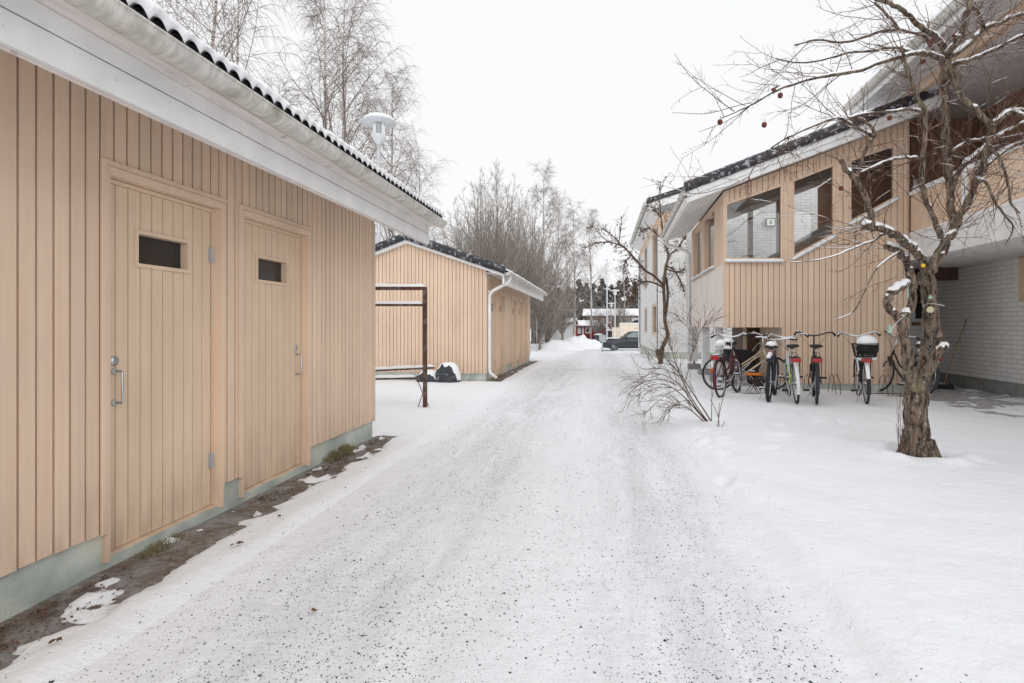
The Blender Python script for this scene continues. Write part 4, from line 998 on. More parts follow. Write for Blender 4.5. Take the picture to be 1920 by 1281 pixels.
# dark conifers at the far end
r = random.Random(5)
def conifer(seed, H, W):
    r = random.Random(seed); tk = MB(); tk.tube([(0, 0, -.5), (.05, 0, H*.5), (0, 0, H)], [.2, .13, .03], 7); cr = MB()
    for k in range(46):
        t = .10+.88*(k+r.random())/46; w = r.uniform(0, 6.28); L = W*(1-t)**.6*r.uniform(.45, 1.15)
        for i in range(int(22+50*(1-t))):
            f = r.random()**.7; a = w+r.uniform(-.35, .35)*(1.2-f); c = Vector((math.cos(a)*L*f, math.sin(a)*L*f, H*t-L*.25*f+r.uniform(-.25, .25))); s = r.uniform(.12, .40)
            d = rvec(r).normalized()*s; e = rvec(r).normalized()*s*.6; cr.add([c-d, c+e, c+d, c-e], [(0,1,2,3)])
    return tk, cr
cp = []
for sd in (1, 2):
    root = thing('conifer_tree', None, None); a_, b_ = conifer(sd, 12, 2.9); a_.build('trunk', M['twig2'], root, fix=False); b_.build('crown', M['conifer'], root, fix=False); cp.append(root)
spots = [(1012, 98, 560), (1030, 104, 548), (1048, 96, 540), (1066, 108, 536), (1084, 100, 524), (1099, 95, 530), (1114, 104, 532), (1130, 97, 522), (1146, 103, 534), (1160, 96, 526), (1176, 105, 520), (1190, 98, 528), (1206, 104, 530), (1225, 98, 535)]
desc = ['leftmost dark conifer behind the white bank', 'dark conifer second from the left behind the white bank', 'dark conifer behind the low bare trees', 'dark conifer above the red gabled garage', 'dark conifer left of the far birch trunks', 'dark conifer above the left end of the red house roof', 'dark conifer over the red house, left of the flagpole', 'dark tall conifer just left of the tall flagpole', 'dark conifer between the two poles', 'dark conifer right of the shorter pole', 'tallest dark conifer above the dark car', 'dark conifer close to the white block corner', 'dark conifer half hidden by the white block corner', 'rightmost dark conifer hidden behind the white block']
for i, ((u, D, v), ds) in enumerate(zip(spots, desc)):
    o = cp[i] if i < 2 else copy_tree(cp[i % 2]); p = atD(u, D); H = CH+(HY-v)/F*D-p.z; o.location = p; k = H/12; o.scale = (k*1.7, k*1.7, k); o.rotation_euler.z = i*1.7
    tag(o, ds, 'conifer', 'dark conifers closing the view')

# ---------------------------------------------------------------- old apple tree in front
DA = F*CH/(864-HY)
def apt_(u, v, dd): return onD(u, v, DA+dd)
ap = thing('apple_tree', 'old knotty apple tree with snow on its limbs and a few frozen apples', 'tree', atD(1722, DA))
limbs = [  # (u, v, radius in px at DA, depth offset)
 ('trunk', [(1722,872,36,0),(1721,858,30,0),(1719,830,26,0),(1717,795,25,0),(1716,765,24,0),(1717,740,24,0),(1718,715,20,0),(1716,700,12,0)]),
 ('trunk', [(1716,738,22,0),(1708,712,21,-.02),(1703,680,20,-.05),(1697,640,17,-.08),(1690,610,17,-.1),(1679,592,15,-.12),(1667,578,13,-.12),(1664,562,12,-.12),(1672,548,11,-.1),(1690,537,10,-.05),(1702,531,9,0)]),
 ('limb', [(1684,604,15,-.1),(1700,590,15,-.06),(1711,572,14,-.02),(1713,548,14,0),(1708,520,14,.02),(1702,500,13,.05),(1692,482,11,.05),(1676,468,10,.02),(1662,461,9,0)]),
 ('trunk', [(1722,735,20,.05),(1728,700,15,.10),(1732,665,15,.14),(1736,630,14,.14),(1738,600,14,.12),(1736,565,14,.10),(1733,530,16,.05),(1731,505,17,0)]),
 ('trunk', [(1722,725,21,0),(1738,698,20,-.05),(1752,672,18,-.06),(1757,645,17,-.06),(1755,610,17,-.05),(1750,570,17,-.03),(1745,535,16,0),(1738,508,17,0)]),
 ('stub', [(1752,668,13,-.06),(1766,655,10,-.12),(1774,649,9,-.16)]),
 ('limb', [(1738,515,16,0),(1730,490,14,-.02),(1715,470,14,-.06),(1698,455,14,-.1),(1675,440,14,-.14),(1650,430,13,-.18),(1628,424,12,-.2),(1618,424,9,-.2)]),
 ('limb', [(1636,430,10,-.2),(1632,405,9,-.22),(1625,378,9,-.25),(1612,350,8,-.28),(1600,332,8,-.3),(1586,318,7,-.32),(1576,300,6,-.34)]),
 ('limb', [(1603,338,6,-.3),(1612,310,5,-.28),(1622,285,5,-.26),(1634,262,5,-.24),(1640,250,5,-.22),(1628,232,4,-.2),(1610,222,3.5,-.2)]),
 ('trunk', [(1738,520,16,0),(1752,500,14,.04),(1765,480,14,.06),(1778,450,14,.1),(1790,428,14,.1),(1794,415,13,.1)]),
 ('limb', [(1744,510,12,-.05),(1757,480,10,-.1),(1768,455,9,-.14),(1762,440,8,-.16),(1748,405,7,-.2),(1735,375,7,-.22),(1728,340,7,-.24),(1731,300,7,-.24),(1734,260,6,-.22),(1735,215,6,-.2),(1722,185,5,-.2),(1708,150,5,-.22),(1698,115,4,-.25),(1690,85,3,-.3)]),
 ('trunk', [(1788,425,13,.1),(1783,395,13,.1),(1780,355,13,.1),(1778,315,12,.12),(1774,280,11,.12),(1772,240,11,.1),(1772,190,11,.1),(1771,150,11,.1),(1771,112,12,.1)]),
 ('limb', [(1790,425,12,.1),(1805,395,10,0),(1820,368,9,-.05),(1832,335,9,-.1),(1845,300,9,-.12),(1853,270,9,-.15),(1862,240,9,-.18)]),
 ('limb', [(1862,240,8,-.18),(1842,218,8,-.15),(1822,200,8,-.1),(1805,185,8,-.05),(1793,160,8,0),(1785,135,8,.05),(1775,112,8,.1)]),
 ('limb', [(1862,238,8,-.18),(1878,222,7,-.25),(1895,212,7,-.3),(1915,216,6,-.36),(1940,232,5,-.42)]),
 ('limb', [(1866,232,6,-.2),(1885,212,5,-.1),(1908,208,5,0),(1935,212,4,.05)]),
 ('limb', [(1783,360,8,.1),(1800,318,7,.15),(1820,300,7,.2),(1840,282,6,.25),(1870,258,6,.3),(1900,240,5,.35),(1935,222,4,.4)]),
 ('limb', [(1822,362,6,0),(1850,312,6,.2),(1875,290,5,.3),(1905,272,5,.4),(1940,262,4,.5)]),
 ('limb', [(1770,115,9,.1),(1750,103,7,.0),(1720,101,6,-.1),(1690,106,6,-.2),(1650,118,5,-.3),(1610,133,5,-.38),(1570,140,4.5,-.45),(1530,146,4,-.5),(1490,157,3.5,-.55),(1450,172,3,-.6),(1410,196,2.5,-.65),(1380,210,2,-.68),(1352,222,1.5,-.7)]),
 ('limb', [(1768,100,9,.1),(1765,82,8,.05),(1745,64,7,0),(1720,45,7,-.05),(1700,26,6,-.1),(1675,10,6,-.15),(1645,-2,5,-.2),(1610,-12,4,-.25)]),
 ('limb', [(1772,108,10,.1),(1785,92,9,.0),(1798,72,9,-.05),(1808,50,8,-.08),(1814,25,8,-.1),(1820,-8,7,-.12)]),
 ('limb', [(1772,110,8,.1),(1800,95,7,.2),(1822,78,7,.3),(1842,55,7,.35),(1870,45,6,.4),(1900,32,5,.45),(1935,22,4,.5)]),
 ('limb', [(1845,52,5,.35),(1840,35,4,.3),(1830,18,4,.25),(1815,8,3,.2)]),
 ('limb', [(1780,122,6,.1),(1800,118,5,.0),(1830,108,5,-.1),(1870,92,4.5,-.2),(1900,75,4,-.3),(1935,60,3,-.4)]),
 ('limb', [(1752,100,5,0),(1735,70,4.5,.1),(1700,58,4,.2),(1660,58,4,.25),(1620,70,3.5,.3),(1580,80,3,.32),(1530,75,2.5,.3),(1490,85,2,.3)]),
 ('limb', [(1690,60,4,.2),(1670,35,4,.25),(1655,20,3.5,.3),(1640,5,3,.35)]),
 ('limb', [(1720,101,4,-.1),(1680,90,4,0),(1640,95,3.5,.1),(1590,100,3,.15),(1545,112,2.5,.2),(1500,118,2,.2),(1455,110,1.5,.2)]),
 ('limb', [(1635,255,4.5,-.24),(1600,235,4,-.3),(1570,222,3.5,-.35),(1530,235,3,-.4),(1490,252,2.5,-.45),(1450,275,2,-.5),(1415,312,1.5,-.52),(1400,345,1.2,-.55)]),
 ('limb', [(1728,298,4,-.24),(1700,296,4,-.26),(1670,300,3.5,-.28),(1640,312,3,-.3),(1612,325,3,-.3)]),
 ('limb', [(1735,215,4,-.2),(1710,205,4,-.25),(1670,210,3.5,-.3),(1630,212,3,-.35),(1590,222,2.5,-.4)]),
 ('limb', [(1778,290,4,.1),(1810,268,4,0),(1840,262,3.5,-.1),(1855,255,3,-.15)]),
 ('limb', [(1660,436,4,-.15),(1640,450,3,-.2),(1615,460,2.6,-.25),(1590,470,2.2,-.3),(1560,482,1.8,-.35),(1520,490,1.4,-.4),(1480,492,1.2,-.45)]),
 ('limb', [(1690,470,3,0),(1660,490,2.5,-.1),(1640,510,2.2,-.15),(1620,550,2,-.2),(1600,585,1.6,-.25),(1568,600,1.2,-.3)]),
 ('limb', [(1832,335,5,-.1),(1850,345,4,-.25),(1862,372,3.5,-.3),(1880,400,3,-.35),(1900,425,2.4,-.4),(1885,460,1.6,-.42)]),
 ('limb', [(1853,270,5,-.15),(1875,300,4,-.3),(1890,345,3.5,-.35),(1895,380,3,-.4),(1912,400,2,-.45)]),
]
tm, lm, sn = MB(), MB(), MB()
r = random.Random(42); paths = []
def smooth_path(P, sub=3):
    out = []
    for i in range(len(P)-1):
        p0 = P[max(i-1, 0)]; p1 = P[i]; p2 = P[i+1]; p3 = P[min(i+2, len(P)-1)]
        for k in range(sub):
            t = k/sub; out.append(tuple(.5*((2*b)+(c-a)*t+(2*a-5*b+4*c-d)*t*t+(3*b-a-3*c+d)*t**3) for a, b, c, d in zip(p0, p1, p2, p3)))
    return out+[P[-1]]
def snow_on(sn, pts, rad, r, thr=.5, cover=.75, k=.62, up=.62):
    run = []; rr2 = []
    for i in range(len(pts)-1):
        d = (pts[i+1]-pts[i]).normalized(); ok = abs(d.z) < thr and r.random() < cover
        if ok:
            if not run: run.append(pts[i]+Vector((0,0,rad[i]*up))); rr2.append(rad[i]*k*.35)
            run.append(pts[i+1]+Vector((0,0,rad[i+1]*up+.002))); rr2.append(rad[i+1]*k*r.uniform(.8, 1.15)+.0008)
        if (not ok or i == len(pts)-2) and len(run) > 1:
            rr2[-1] *= .5; sn.tube(run, rr2, 6, True); 
        if not ok: run, rr2 = [], []
for kind, P in limbs:
    P = [(a, b_, c_*(.90 if P[0][2] > 30 else (.56 if c_ > 12 else .72)), d_) for a, b_, c_, d_ in P]
    P = smooth_path(P, 4); pts = []; rad = []
    for i, (u, v, q, dd) in enumerate(P):
        w = q*1.6 if q < 12 else 0
        p = apt_(u, v, dd)+rvec(r)*(.0016*min(q, 8)); pts.append(p); rad.append(max(q, .8)*(DA+dd)/F*(.90+.18*noise.noise((u*.06, v*.06, q))))
    (tm if kind != 'limb' else lm).tube(pts, rad, 14 if P[0][2] > 6 else 8, jit=.045 if P[0][2] > 6 else .03)
    if kind != 'trunk' or P[0][2] < 23: snow_on(sn, pts, rad, r, .80 if P[0][2] > 5 else .68, .95 if P[0][2] > 3.5 else .85, .95, .72)
    paths.append((kind, pts, rad))
tw = MB(); cand = []
for kind, pts, rad in paths:
    if rad[0] > .11 and kind == 'trunk': continue
    for i in range(len(pts)-1):
        if rad[i] > .062: continue
        cand.append((pts[i], (pts[i+1]-pts[i]).normalized(), rad[i], i/len(pts)))
fruit = []
def twig(p, d, L, rad, lvl):
    n = 7 if lvl == 0 else (4 if lvl == 1 else 2)
    P = line(r, p, d, L, n, .17, (0, 0, .35 if lvl == 0 else .1)); Rr = taper(rad, rad*.42, n); tw.tube(P, Rr, 5 if lvl == 0 else 3, False)
    if lvl < 2: snow_on(sn, P, Rr, r, .45, .55, .75, .6)
    if lvl == 2: return
    m = int(L*(11 if lvl == 0 else 13))
    for j in range(m):
        q, e = along(P, r.uniform(.12, 1)); 
        if r.random() < (.5 if lvl == 0 else .75): twig(q, side_dir(r, e, R(r.uniform(45, 80))), r.uniform(.018, .05), .0022, 2)
        else: twig(q, side_dir(r, e, R(r.uniform(25, 60))), L*r.uniform(.25, .6), rad*.6, lvl+1)
random.Random(1)
for k in range(470):
    p, d, rd, t = r.choice(cand); dd = side_dir(r, d, R(r.uniform(25, 70)))
    u_dir = Vector((-CT, -ST, 0))
    if p.x < apt_(1735, 0, 0).x and r.random() < .6: dd = (dd+u_dir*.5).normalized()
    if p.z < 1.95: continue
    twig(p, dd, r.uniform(.18, .75), r.uniform(.0028, .0046), 0)
for (u, v, dd) in ((1640,412,-.2),(1655,400,-.2),(1700,470,0),(1680,520,-.1)): twig(apt_(u, v, dd), (-.6, 0, -.3), .5, .003, 0)
tm.build('trunk', M['apple'], ap, smooth=True, fix=False); lm.build('limbs', M['apple'], ap, smooth=True, fix=False); tw.build('twigs', M['appletwig'], ap, fix=False); sn.build('snow', M['snow'], ap, smooth=True, fix=False)
for (u, v, dd) in ((1350,230,-.7),(1433,235,-.6),(1450,171,-.6),(1463,180,-.6),(1456,168,-.55),(1730,116,-.1),(1746,78,0),(1790,66,0),(1888,250,-.2),(1577,354,-.3),(1668,222,-.3)):
    p = apt_(u, v, dd); f = MB(); f.lathe([(a*.8, c*.8) for a, c in [(.001, .030),(.012, .032),(.021, .026),(.026, .012),(.025, -.004),(.019, -.018),(.008, -.024),(.001, -.022)]], p, 12); f.tube([p+Vector((0,0,.026)), p+Vector((.004,0,.055))], .0018, 5)
    f.blob((p.x, p.y, p.z+.020), .015, .015, .010, 8, 4); 
    f.m = [0]*len(f.m)
    for i in range(len(f.m)-32, len(f.m)): f.m[i] = 1
    f.build('apple', [M['applefruit'], M['snow']], ap, smooth=True)
# pruning cuts, tag and string on the trunk
b = MB(); q = apt_(1731, 498, -.11); b.blob(q, .018, .012, .018, 14, 8, .03); b.build('yellow_cut', M['yellow'], ap, smooth=True)
b = MB(); q = apt_(1744, 581, -.13); b.blob(q, .032, .012, .029, 14, 8, .05); b.build('pale_cut', M['cutwood'], ap, smooth=True)
b = MB(); c_ = apt_(1750, 572, -.02)
b.tube([c_+Vector((math.cos(a)*.082, math.sin(a)*.082, .012*math.sin(a*2)+.0)) for a in [6.283*i/20 for i in range(21)]], .0025, 6); b.build('string', M['string'], ap)
b = MB(); b.tube([apt_(1700, 588, -.15), apt_(1680, 606, -.18), apt_(1668, 622, -.2)], .0035, 5); b.build('string', M['string'], ap)
b = MB()
for (u, v, w_, h_) in ((1668, 617, 5, 8), (1744, 557, 5, 3), (1702, 547, 2, 13)):
    c0 = apt_(u, v, -.16); w_ *= DA/F/1; h_ *= DA/F; b.hexa([c0+Vector((-w_*.7, 0, -h_)), c0+Vector((w_, 0, -h_*.8)), c0+Vector((w_*.9, .006, -h_*.8)), c0+Vector((-w_*.7, .006, -h_))], [c0+Vector((-w_*.2, 0, h_)), c0+Vector((w_*.3, 0, h_)), c0+Vector((w_*.3, .006, h_)), c0+Vector((-w_*.2, .006, h_))])
b.build('plastic_strip', M['greencloth'], ap)
b = MB(); c0 = atD(1722, DA)
for k in range(9):
    a = 6.283*k/9+.3; b.tube([c0+Vector((math.cos(a)*.08, math.sin(a)*.08, .20)), c0+Vector((math.cos(a)*.13, math.sin(a)*.13, .06)), c0+Vector((math.cos(a)*.20, math.sin(a)*.20, -.04))], [.045, .045, .025], 8, jit=.08)
for i in range(10):
    x_, y_ = c0.x+r.uniform(-.22, .24), c0.y+r.uniform(-.22, .1); b.blob((x_, y_, .03), r.uniform(.02, .06), r.uniform(.02, .05), r.uniform(.01, .03), 8, 4, .25)
b.build('root_flare', M['apple'], ap, smooth=True)
b = MB()
for i in range(16):
    a = c0+Vector((r.uniform(-.22, -.05), r.uniform(-.2, .05), .02)); b.tube(line(r, a, (r.uniform(-.15, .1), 0, 1), r.uniform(.2, .75), 4, .08, (0,0,0)), taper(.003, .0015, 4), 4)
b.build('suckers', M['appletwig'], ap)

# ---------------------------------------------------------------- small crab apple by the white block
DC = 17.6
cb = thing('crab_apple_tree', 'small crooked crab apple with dry leaves by the corner of the stair house', 'tree', atD(1240, DC))
L2 = [[(1238,688,7),(1240,668,7),(1243,650,6),(1252,628,5.5),(1247,604,5),(1246,569,4.5),(1244,533,4.5),(1248,504,4),(1253,477,3.5),(1244,452,3),(1242,425,2.5),(1238,395,2),(1237,365,1.5),(1239,340,1)],
 [(1240,680,7),(1235,665,8),(1233,655,7)], [(1246,606,3.5),(1250,580,3.5),(1252,550,3.5),(1249,520,3.5)],
 [(1244,535,3.5),(1227,518,3.2),(1209,507,3),(1196,492,3),(1184,478,2.6),(1170,464,2.4),(1158,458,2),(1138,454,1.8),(1115,457,1.4),(1096,466,1)],
 [(1165,461,1.8),(1155,448,1.6),(1140,436,1.4),(1129,429,1)], [(1160,458,1.5),(1163,435,1.3),(1166,405,.9)], [(1140,454,1.2),(1125,440,1),(1112,425,.8),(1100,432,.7)],
 [(1245,540,3),(1225,530,2.6),(1204,529,2.4),(1192,540,2),(1185,552,1.8),(1182,566,1.2)], [(1204,529,1.6),(1190,524,1.4),(1176,532,1)],
 [(1252,480,2.6),(1268,468,2.3),(1280,452,2),(1288,440,1.5)], [(1250,500,2.4),(1262,505,2),(1275,525,1.8),(1283,548,1.2)], [(1244,452,2),(1228,436,1.8),(1214,428,1.4),(1202,436,1)],
 [(1243,430,1.8),(1256,415,1.5),(1270,400,1)], [(1248,504,2),(1268,510,1.5),(1284,505,1)], [(1240,410,1.4),(1228,395,1.2),(1218,385,.8)], [(1184,478,1.6),(1172,492,1.2),(1168,508,.8)]]
tk, cr, dl, sn2 = MB(), MB(), MB(), MB(); r = random.Random(9)
for k, P in enumerate(L2):
    z0 = 0 if k == 0 else r.uniform(-.4, .4); P = smooth_path([(a, b_, c_, z0*i/len(P)) for i, (a, b_, c_) in enumerate(P)], 3)
    pts = [onD(u, v, DC+dd) for u, v, q, dd in P]; rd = [q*DC/F*.62+.002 for _, _, q, _ in P]
    (tk if k < 3 else cr).tube(pts, rd, 6, jit=.1); snow_on(sn2, pts, rd, r, .5, .45)
    for j in range(int(len(pts)*(3.2 if k else 1.6))):
        t = r.uniform(.45 if k == 0 else .2, 1); q, e = along(pts, t)
        if q.z < 2.0: continue
        T = line(r, q, side_dir(r, e, R(r.uniform(30, 75))), r.uniform(.12, .5), 3, .2, (0,0,.1)); cr.tube(T, taper(.006, .003, 3), 3, False)
        for m in range(6 if 1180 < P[0][0] else 2):
            c0 = along(T, r.random())[0]+rvec(r)*.03
            if r.random() < .8:
                s = r.uniform(.018, .045); a = rvec(r).normalized()*s; b_ = rvec(r).normalized()*s*.5; dl.add([c0-a, c0+b_, c0+a-Vector((0,0,s*.6)), c0-b_], [(0,1,2,3)])
tk.build('trunk', M['apple'], cb, smooth=True, fix=False); cr.build('branches', M['appletwig'], cb, fix=False); dl.build('dry_leaves', M['dry'], cb, fix=False); sn2.build('snow', M['snow'], cb, fix=False)

# ---------------------------------------------------------------- leaning shrub
DS = F*CH/(799-HY)
sh = thing('shrub', 'bare leaning shrub spreading over the snow beside the drive', 'shrub', atD(1332, DS))
S = [[(1338,798),(1322,772),(1302,742),(1282,712),(1262,686),(1240,664)],[(1335,800),(1312,775),(1296,752),(1282,730),(1262,712),(1240,702),(1218,702),(1200,712)],
 [(1332,800),(1308,772),(1280,742),(1255,724),(1232,720),(1212,728),(1196,742)],[(1334,799),(1312,770),(1292,738),(1276,706),(1264,672),(1256,640),(1252,620)],
 [(1328,799),(1306,778),(1290,766),(1270,758),(1250,752)],[(1286,712),(1292,690),(1298,662),(1306,645),(1325,632),(1346,620)],[(1306,645),(1298,628),(1285,610),(1274,598)],[(1300,660),(1312,625),(1326,600)],
 [(1276,706),(1250,694),(1228,690),(1208,694)],[(1282,730),(1258,735),(1240,748),(1220,765),(1210,775)],[(1270,722),(1240,712),(1212,715),(1190,728),(1180,738)],[(1300,752),(1280,752),(1262,762),(1255,772)]]
b, s_ = MB(), MB(); r = random.Random(17)
for k, P in enumerate(S):
    z1 = r.uniform(-.5, .5); Q = smooth_path([(u, v, z1*i/len(P)) for i, (u, v) in enumerate(P)], 4); n = len(Q); pts = [onD(u, v, DS+d) for u, v, d in Q]
    rd = taper(.0095 if k < 5 else .005, .0025, n-1); b.tube(pts, rd, 6); snow_on(s_, pts, rd, r, .75, .6)
    for j in range(16 if k < 5 else 11):
        q, e = along(pts, r.uniform(.3, 1)); T = line(r, q, (side_dir(r, e, R(r.uniform(20, 50)))+Vector((-.15,-.05,.1))), r.uniform(.12, .38), 5, .18, (0, 0, -.5 if P[-1][1] > 680 else .4)); b.tube(T, taper(.003, .0015, 5), 4, False)
        for m in range(4):
            q2, e2 = along(T, r.uniform(.2, 1)); b.tube(line(r, q2, side_dir(r, e2, R(35)), r.uniform(.05, .2), 3, .2, (0,0,-.2)), taper(.0019, .0011, 3), 3, False)
b.build('stems', M['shrub'], sh, fix=False); s_.build('snow', M['snow'], sh, fix=False)
st = thing('sapling', 'thin reddish shoots standing in the snow just right of the shrub', 'plant', onG(1350, 810))
b = MB(); D1 = F*CH/(810-HY)
for P in ([(1350,812),(1347,780),(1349,755)],[(1345,800),(1350,770),(1357,740),(1364,715)],[(1334,790),(1335,740),(1334,700),(1331,672)],[(1352,806),(1358,790)],[(1348,785),(1338,760),(1331,748)]):
    b.tube([onD(u, v, D1) for u, v in P], taper(.005, .003, len(P)-1), 5)
b.build('shoots', M['shrub'], st)
# ---------------------------------------------------------------- bicycles
def solve_yaw(p, u_s, h, dist, lo, hi):
    best = (1e9, 0)
    for k in range(400):
        a = lo+(hi-lo)*k/399; q = Vector((p.x+math.cos(a)*dist, p.y+math.sin(a)*dist, h))
        X = q.x*CT+q.y*ST; D = -q.x*ST+q.y*CT; u = CX+F*X/D
        if abs(u-u_s) < best[0]: best = (abs(u-u_s), a)
    return best[1]
def ring(mb, c, R_, r_, n=36, m=8, a0=0, a1=6.28319):
    pts = [(c[0]+R_*math.cos(a0+(a1-a0)*i/n), c[1], c[2]+R_*math.sin(a0+(a1-a0)*i/n)) for i in range(n+1)]
    mb.tube(pts, r_, m, a1-a0 < 6)
def bicycle(label, p, yaw, lean=0, col='black', bar='city', guard='black', saddle='plastic', rack=True, basket=None, snow=(1, 1), fat=.018, guard_snow=False, steer=0, reflect=True, sadz=.93, R_=.335, lock=None, frame='step', lights=False, barcol='chrome', barz=1.06):
    root = thing('bicycle', label, 'bicycle', (0, 0, 0), 'bicycles parked at the stair house')
    bb = Vector((.45, 0, .28)); st = Vector((.28, 0, sadz-.20)); hl = Vector((.93, 0, .60)); ht = Vector((.87, 0, .80)); rh = Vector((0, 0, R_)); fh = Vector((1.07, 0, R_))
    f = MB()
    f.tube([bb, st+Vector((-.03, 0, .08))], .016, 8); f.tube([hl, ht], .019, 8); f.tube([bb, hl], .019, 8)
    if frame == 'step': f.tube([ht-Vector((0,0,.03)), (.62, 0, .52), (.42, 0, .45)], .016, 8)
    elif frame == 'mixte': f.tube([ht-Vector((0,0,.03)), (.385, 0, .46), (.04, .05, R_+.01)], .013, 8); f.tube([ht-Vector((0,0,.08)), (.385, 0, .40)], .013, 8)
    else: f.tube([ht-Vector((0,0,.02)), st+Vector((.0, 0, -.05))], .016, 8)
    for s in (-1, 1):
        f.tube([bb+Vector((-.02, s*.03, 0)), rh+Vector((0, s*.06, 0))], .010, 6); f.tube([st+Vector((.02, s*.02, -.10)), rh+Vector((0, s*.06, 0))], .009, 6)
    f.build('frame', M[col], root, smooth=True)
    sp = MB(); sp.tube([st, (st.x-.07, 0, sadz-.05)], .0135, 8); sp.build('seat_post', M['chrome'], root, smooth=True)
    fk = MB()
    for s in (-1, 1): fk.tube([hl+Vector((0, 0, 0)), hl+Vector((.02, s*.05, -.03)), fh+Vector((0, s*.055, 0))], .011, 6)
    fk.build('fork', M[col], root, smooth=True)
    for c in (rh, fh):
        t = MB(); ring(t, c, R_-fat, fat, 40, 8); ty = t.build('wheel', M['rubber'], root, smooth=True)
        t = MB(); ring(t, c, R_-fat*2-.006, .010, 40, 6); t.build('rim', M['chrome'], ty, smooth=True)
        t = MB(); t.lathe([(.022, -.05), (.022, .05)], c, 10, 'y')
        for k in range(26):
            a = 6.283*k/26; s = .03 if k % 2 else -.03; t.tube([(c.x+.02*math.cos(a+1), s, c.z+.02*math.sin(a+1)), (c.x+(R_-.045)*math.cos(a), 0, c.z+(R_-.045)*math.sin(a))], .0012, 3, False)
        t.build('spokes', M['chrome'], ty)
    for c, a0, a1 in ((rh, R(20), R(205)), (fh, R(15), R(160))):
        g = MB(); n = 20; vs = []
        if guard is None: break
        for i in range(n+1):
            a = a0+(a1-a0)*i/n
            for (dr, y) in ((-.012, -.028), (.010, -.018), (.014, 0), (.010, .018), (-.012, .028)): vs.append((c.x+(R_+.012+dr)*math.cos(a), y, c.z+(R_+.012+dr)*math.sin(a)))
        g.add(vs, [(i*5+j, i*5+j+1, (i+1)*5+j+1, (i+1)*5+j) for i in range(n) for j in range(4)])
        for s in (-1, 1): a = R(150); g.tube([c+Vector((0, s*.05, 0)), c+Vector((R_*math.cos(a), s*.028, R_*math.sin(a)))], .0025, 4)
        gg = g.build('mudguard', M[guard], root, smooth=True)
        if guard_snow:
            q = MB(); vs = []
            for i in range(n+1):
                a = R(60)+R(105)*i/n; h = .012+.016*abs(noise.noise((i*.5, c.x, 3)))
                for (dr, y) in ((0, -.026), (h, -.016), (h*1.3, 0), (h, .016), (0, .026)): vs.append((c.x+(R_+.024+dr)*math.cos(a), y, c.z+(R_+.024+dr)*math.sin(a)))
            q.add(vs, [(i*5+j, i*5+j+1, (i+1)*5+j+1, (i+1)*5+j) for i in range(n) for j in range(4)]); q.build('mudguard_snow', M['snow'], gg, smooth=True)
    # saddle
    s = MB(); sx = st.x-.09; prof = [(-.12, .085, .015), (-.10, .10, .022), (-.02, .075, .022), (.07, .035, .018), (.14, .018, .012)]; vs = []
    for (x, w_, h) in prof: vs += [(sx+x, -w_, sadz-.025), (sx+x, -w_*.8, sadz+h*.4), (sx+x, 0, sadz+h*.7), (sx+x, w_*.8, sadz+h*.4), (sx+x, w_, sadz-.025), (sx+x, 0, sadz-.05)]
    s.add(vs, [(i*6+j, i*6+(j+1) % 6, (i+1)*6+(j+1) % 6, (i+1)*6+j) for i in range(4) for j in range(6)]+[(0,1,2,3,4,5)[::-1], (24,25,26,27,28,29)])
    s.tube([(sx-.05, -.03, sadz-.06), (sx+.08, -.02, sadz-.05)], .005, 5); s.tube([(sx-.05, .03, sadz-.06), (sx+.08, .02, sadz-.05)], .005, 5)
    so = s.build('saddle', M[saddle], root, smooth=True)
    if snow[0]:
        q = MB(); k = snow[0]; q.blob((sx-.02, 0, sadz+.008), .115, .088, .030+.035*k, 14, 8, .06, -.1); q.build('saddle_snow', M['snow'], so, smooth=True)
    # stem and bar
    h = MB(); tz = barz; c = Vector((ht.x-.02, 0, tz-.03)); h.tube([ht, c], .013, 8)
    if bar == 'city': B = [(-.19, .30, .02), (-.10, .275, .05), (-.01, .21, .055), (.045, .11, .02), (.05, .0, .0), (.045, -.11, .02), (-.01, -.21, .055), (-.10, -.275, .05), (-.19, -.30, .02)]
    else: B = [(-.05, .33, .03), (-.01, .2, .03), (.03, .09, .01), (.05, 0, 0), (.03, -.09, .01), (-.01, -.2, .03), (-.05, -.33, .03)]
    cs, sn_ = math.cos(steer), math.sin(steer)
    B = [Vector((c.x+x*cs-y*sn_, x*sn_+y*cs, c.z+z)) for x, y, z in B]; SB = [Vector(q) for q in smooth_path([tuple(q) for q in B], 4)]
    h.tube(SB, .0115, 8); h.tube([c, B[len(B)//2]], .013, 8); ho = h.build('handlebar', M[barcol], root, smooth=True)
    for a, b_ in ((SB[0], SB[4]), (SB[-1], SB[-5])):
        g = MB(); d = (b_-a).normalized(); g.tube([a-d*.01, a+d*.11], .017, 8); g.build('grip', M['plastic'], ho, smooth=True)
        l = MB(); q = a+d*.12; l.tube([q, q+Vector((.05, 0, -.01)), q+Vector((-.04, (a.y-b_.y)*.0, -.035))-d*.10], .0045, 5); l.tube([q, q+Vector((.10, 0, .03)), ht+Vector((.03, 0, .02))], .0028, 5); l.build('brake_lever', M['black'], ho)
    if snow[1]:
        q = MB(); rs = random.Random(int(p.x*100)); rad = [.0115]*len(SB); snow_on(q, SB, rad, rs, .7, .92, .85+.5*(snow[1]-1), .8)
        if q.v: q.build('handlebar_snow', M['snow'], ho, smooth=True)
    bl = MB(); bl.lathe([(.001, .03), (.016, .026), (.024, .012), (.024, 0)], SB[6]+Vector((0, 0, .012)), 12); bl.build('bell', M['chrome'], ho, smooth=True)
    if lights:
        q = MB(); q.blob((ht.x+.07, 0, ht.z+.03), .045, .035, .035, 10, 6, 0); q.build('headlamp', M['plastic'], root, smooth=True)
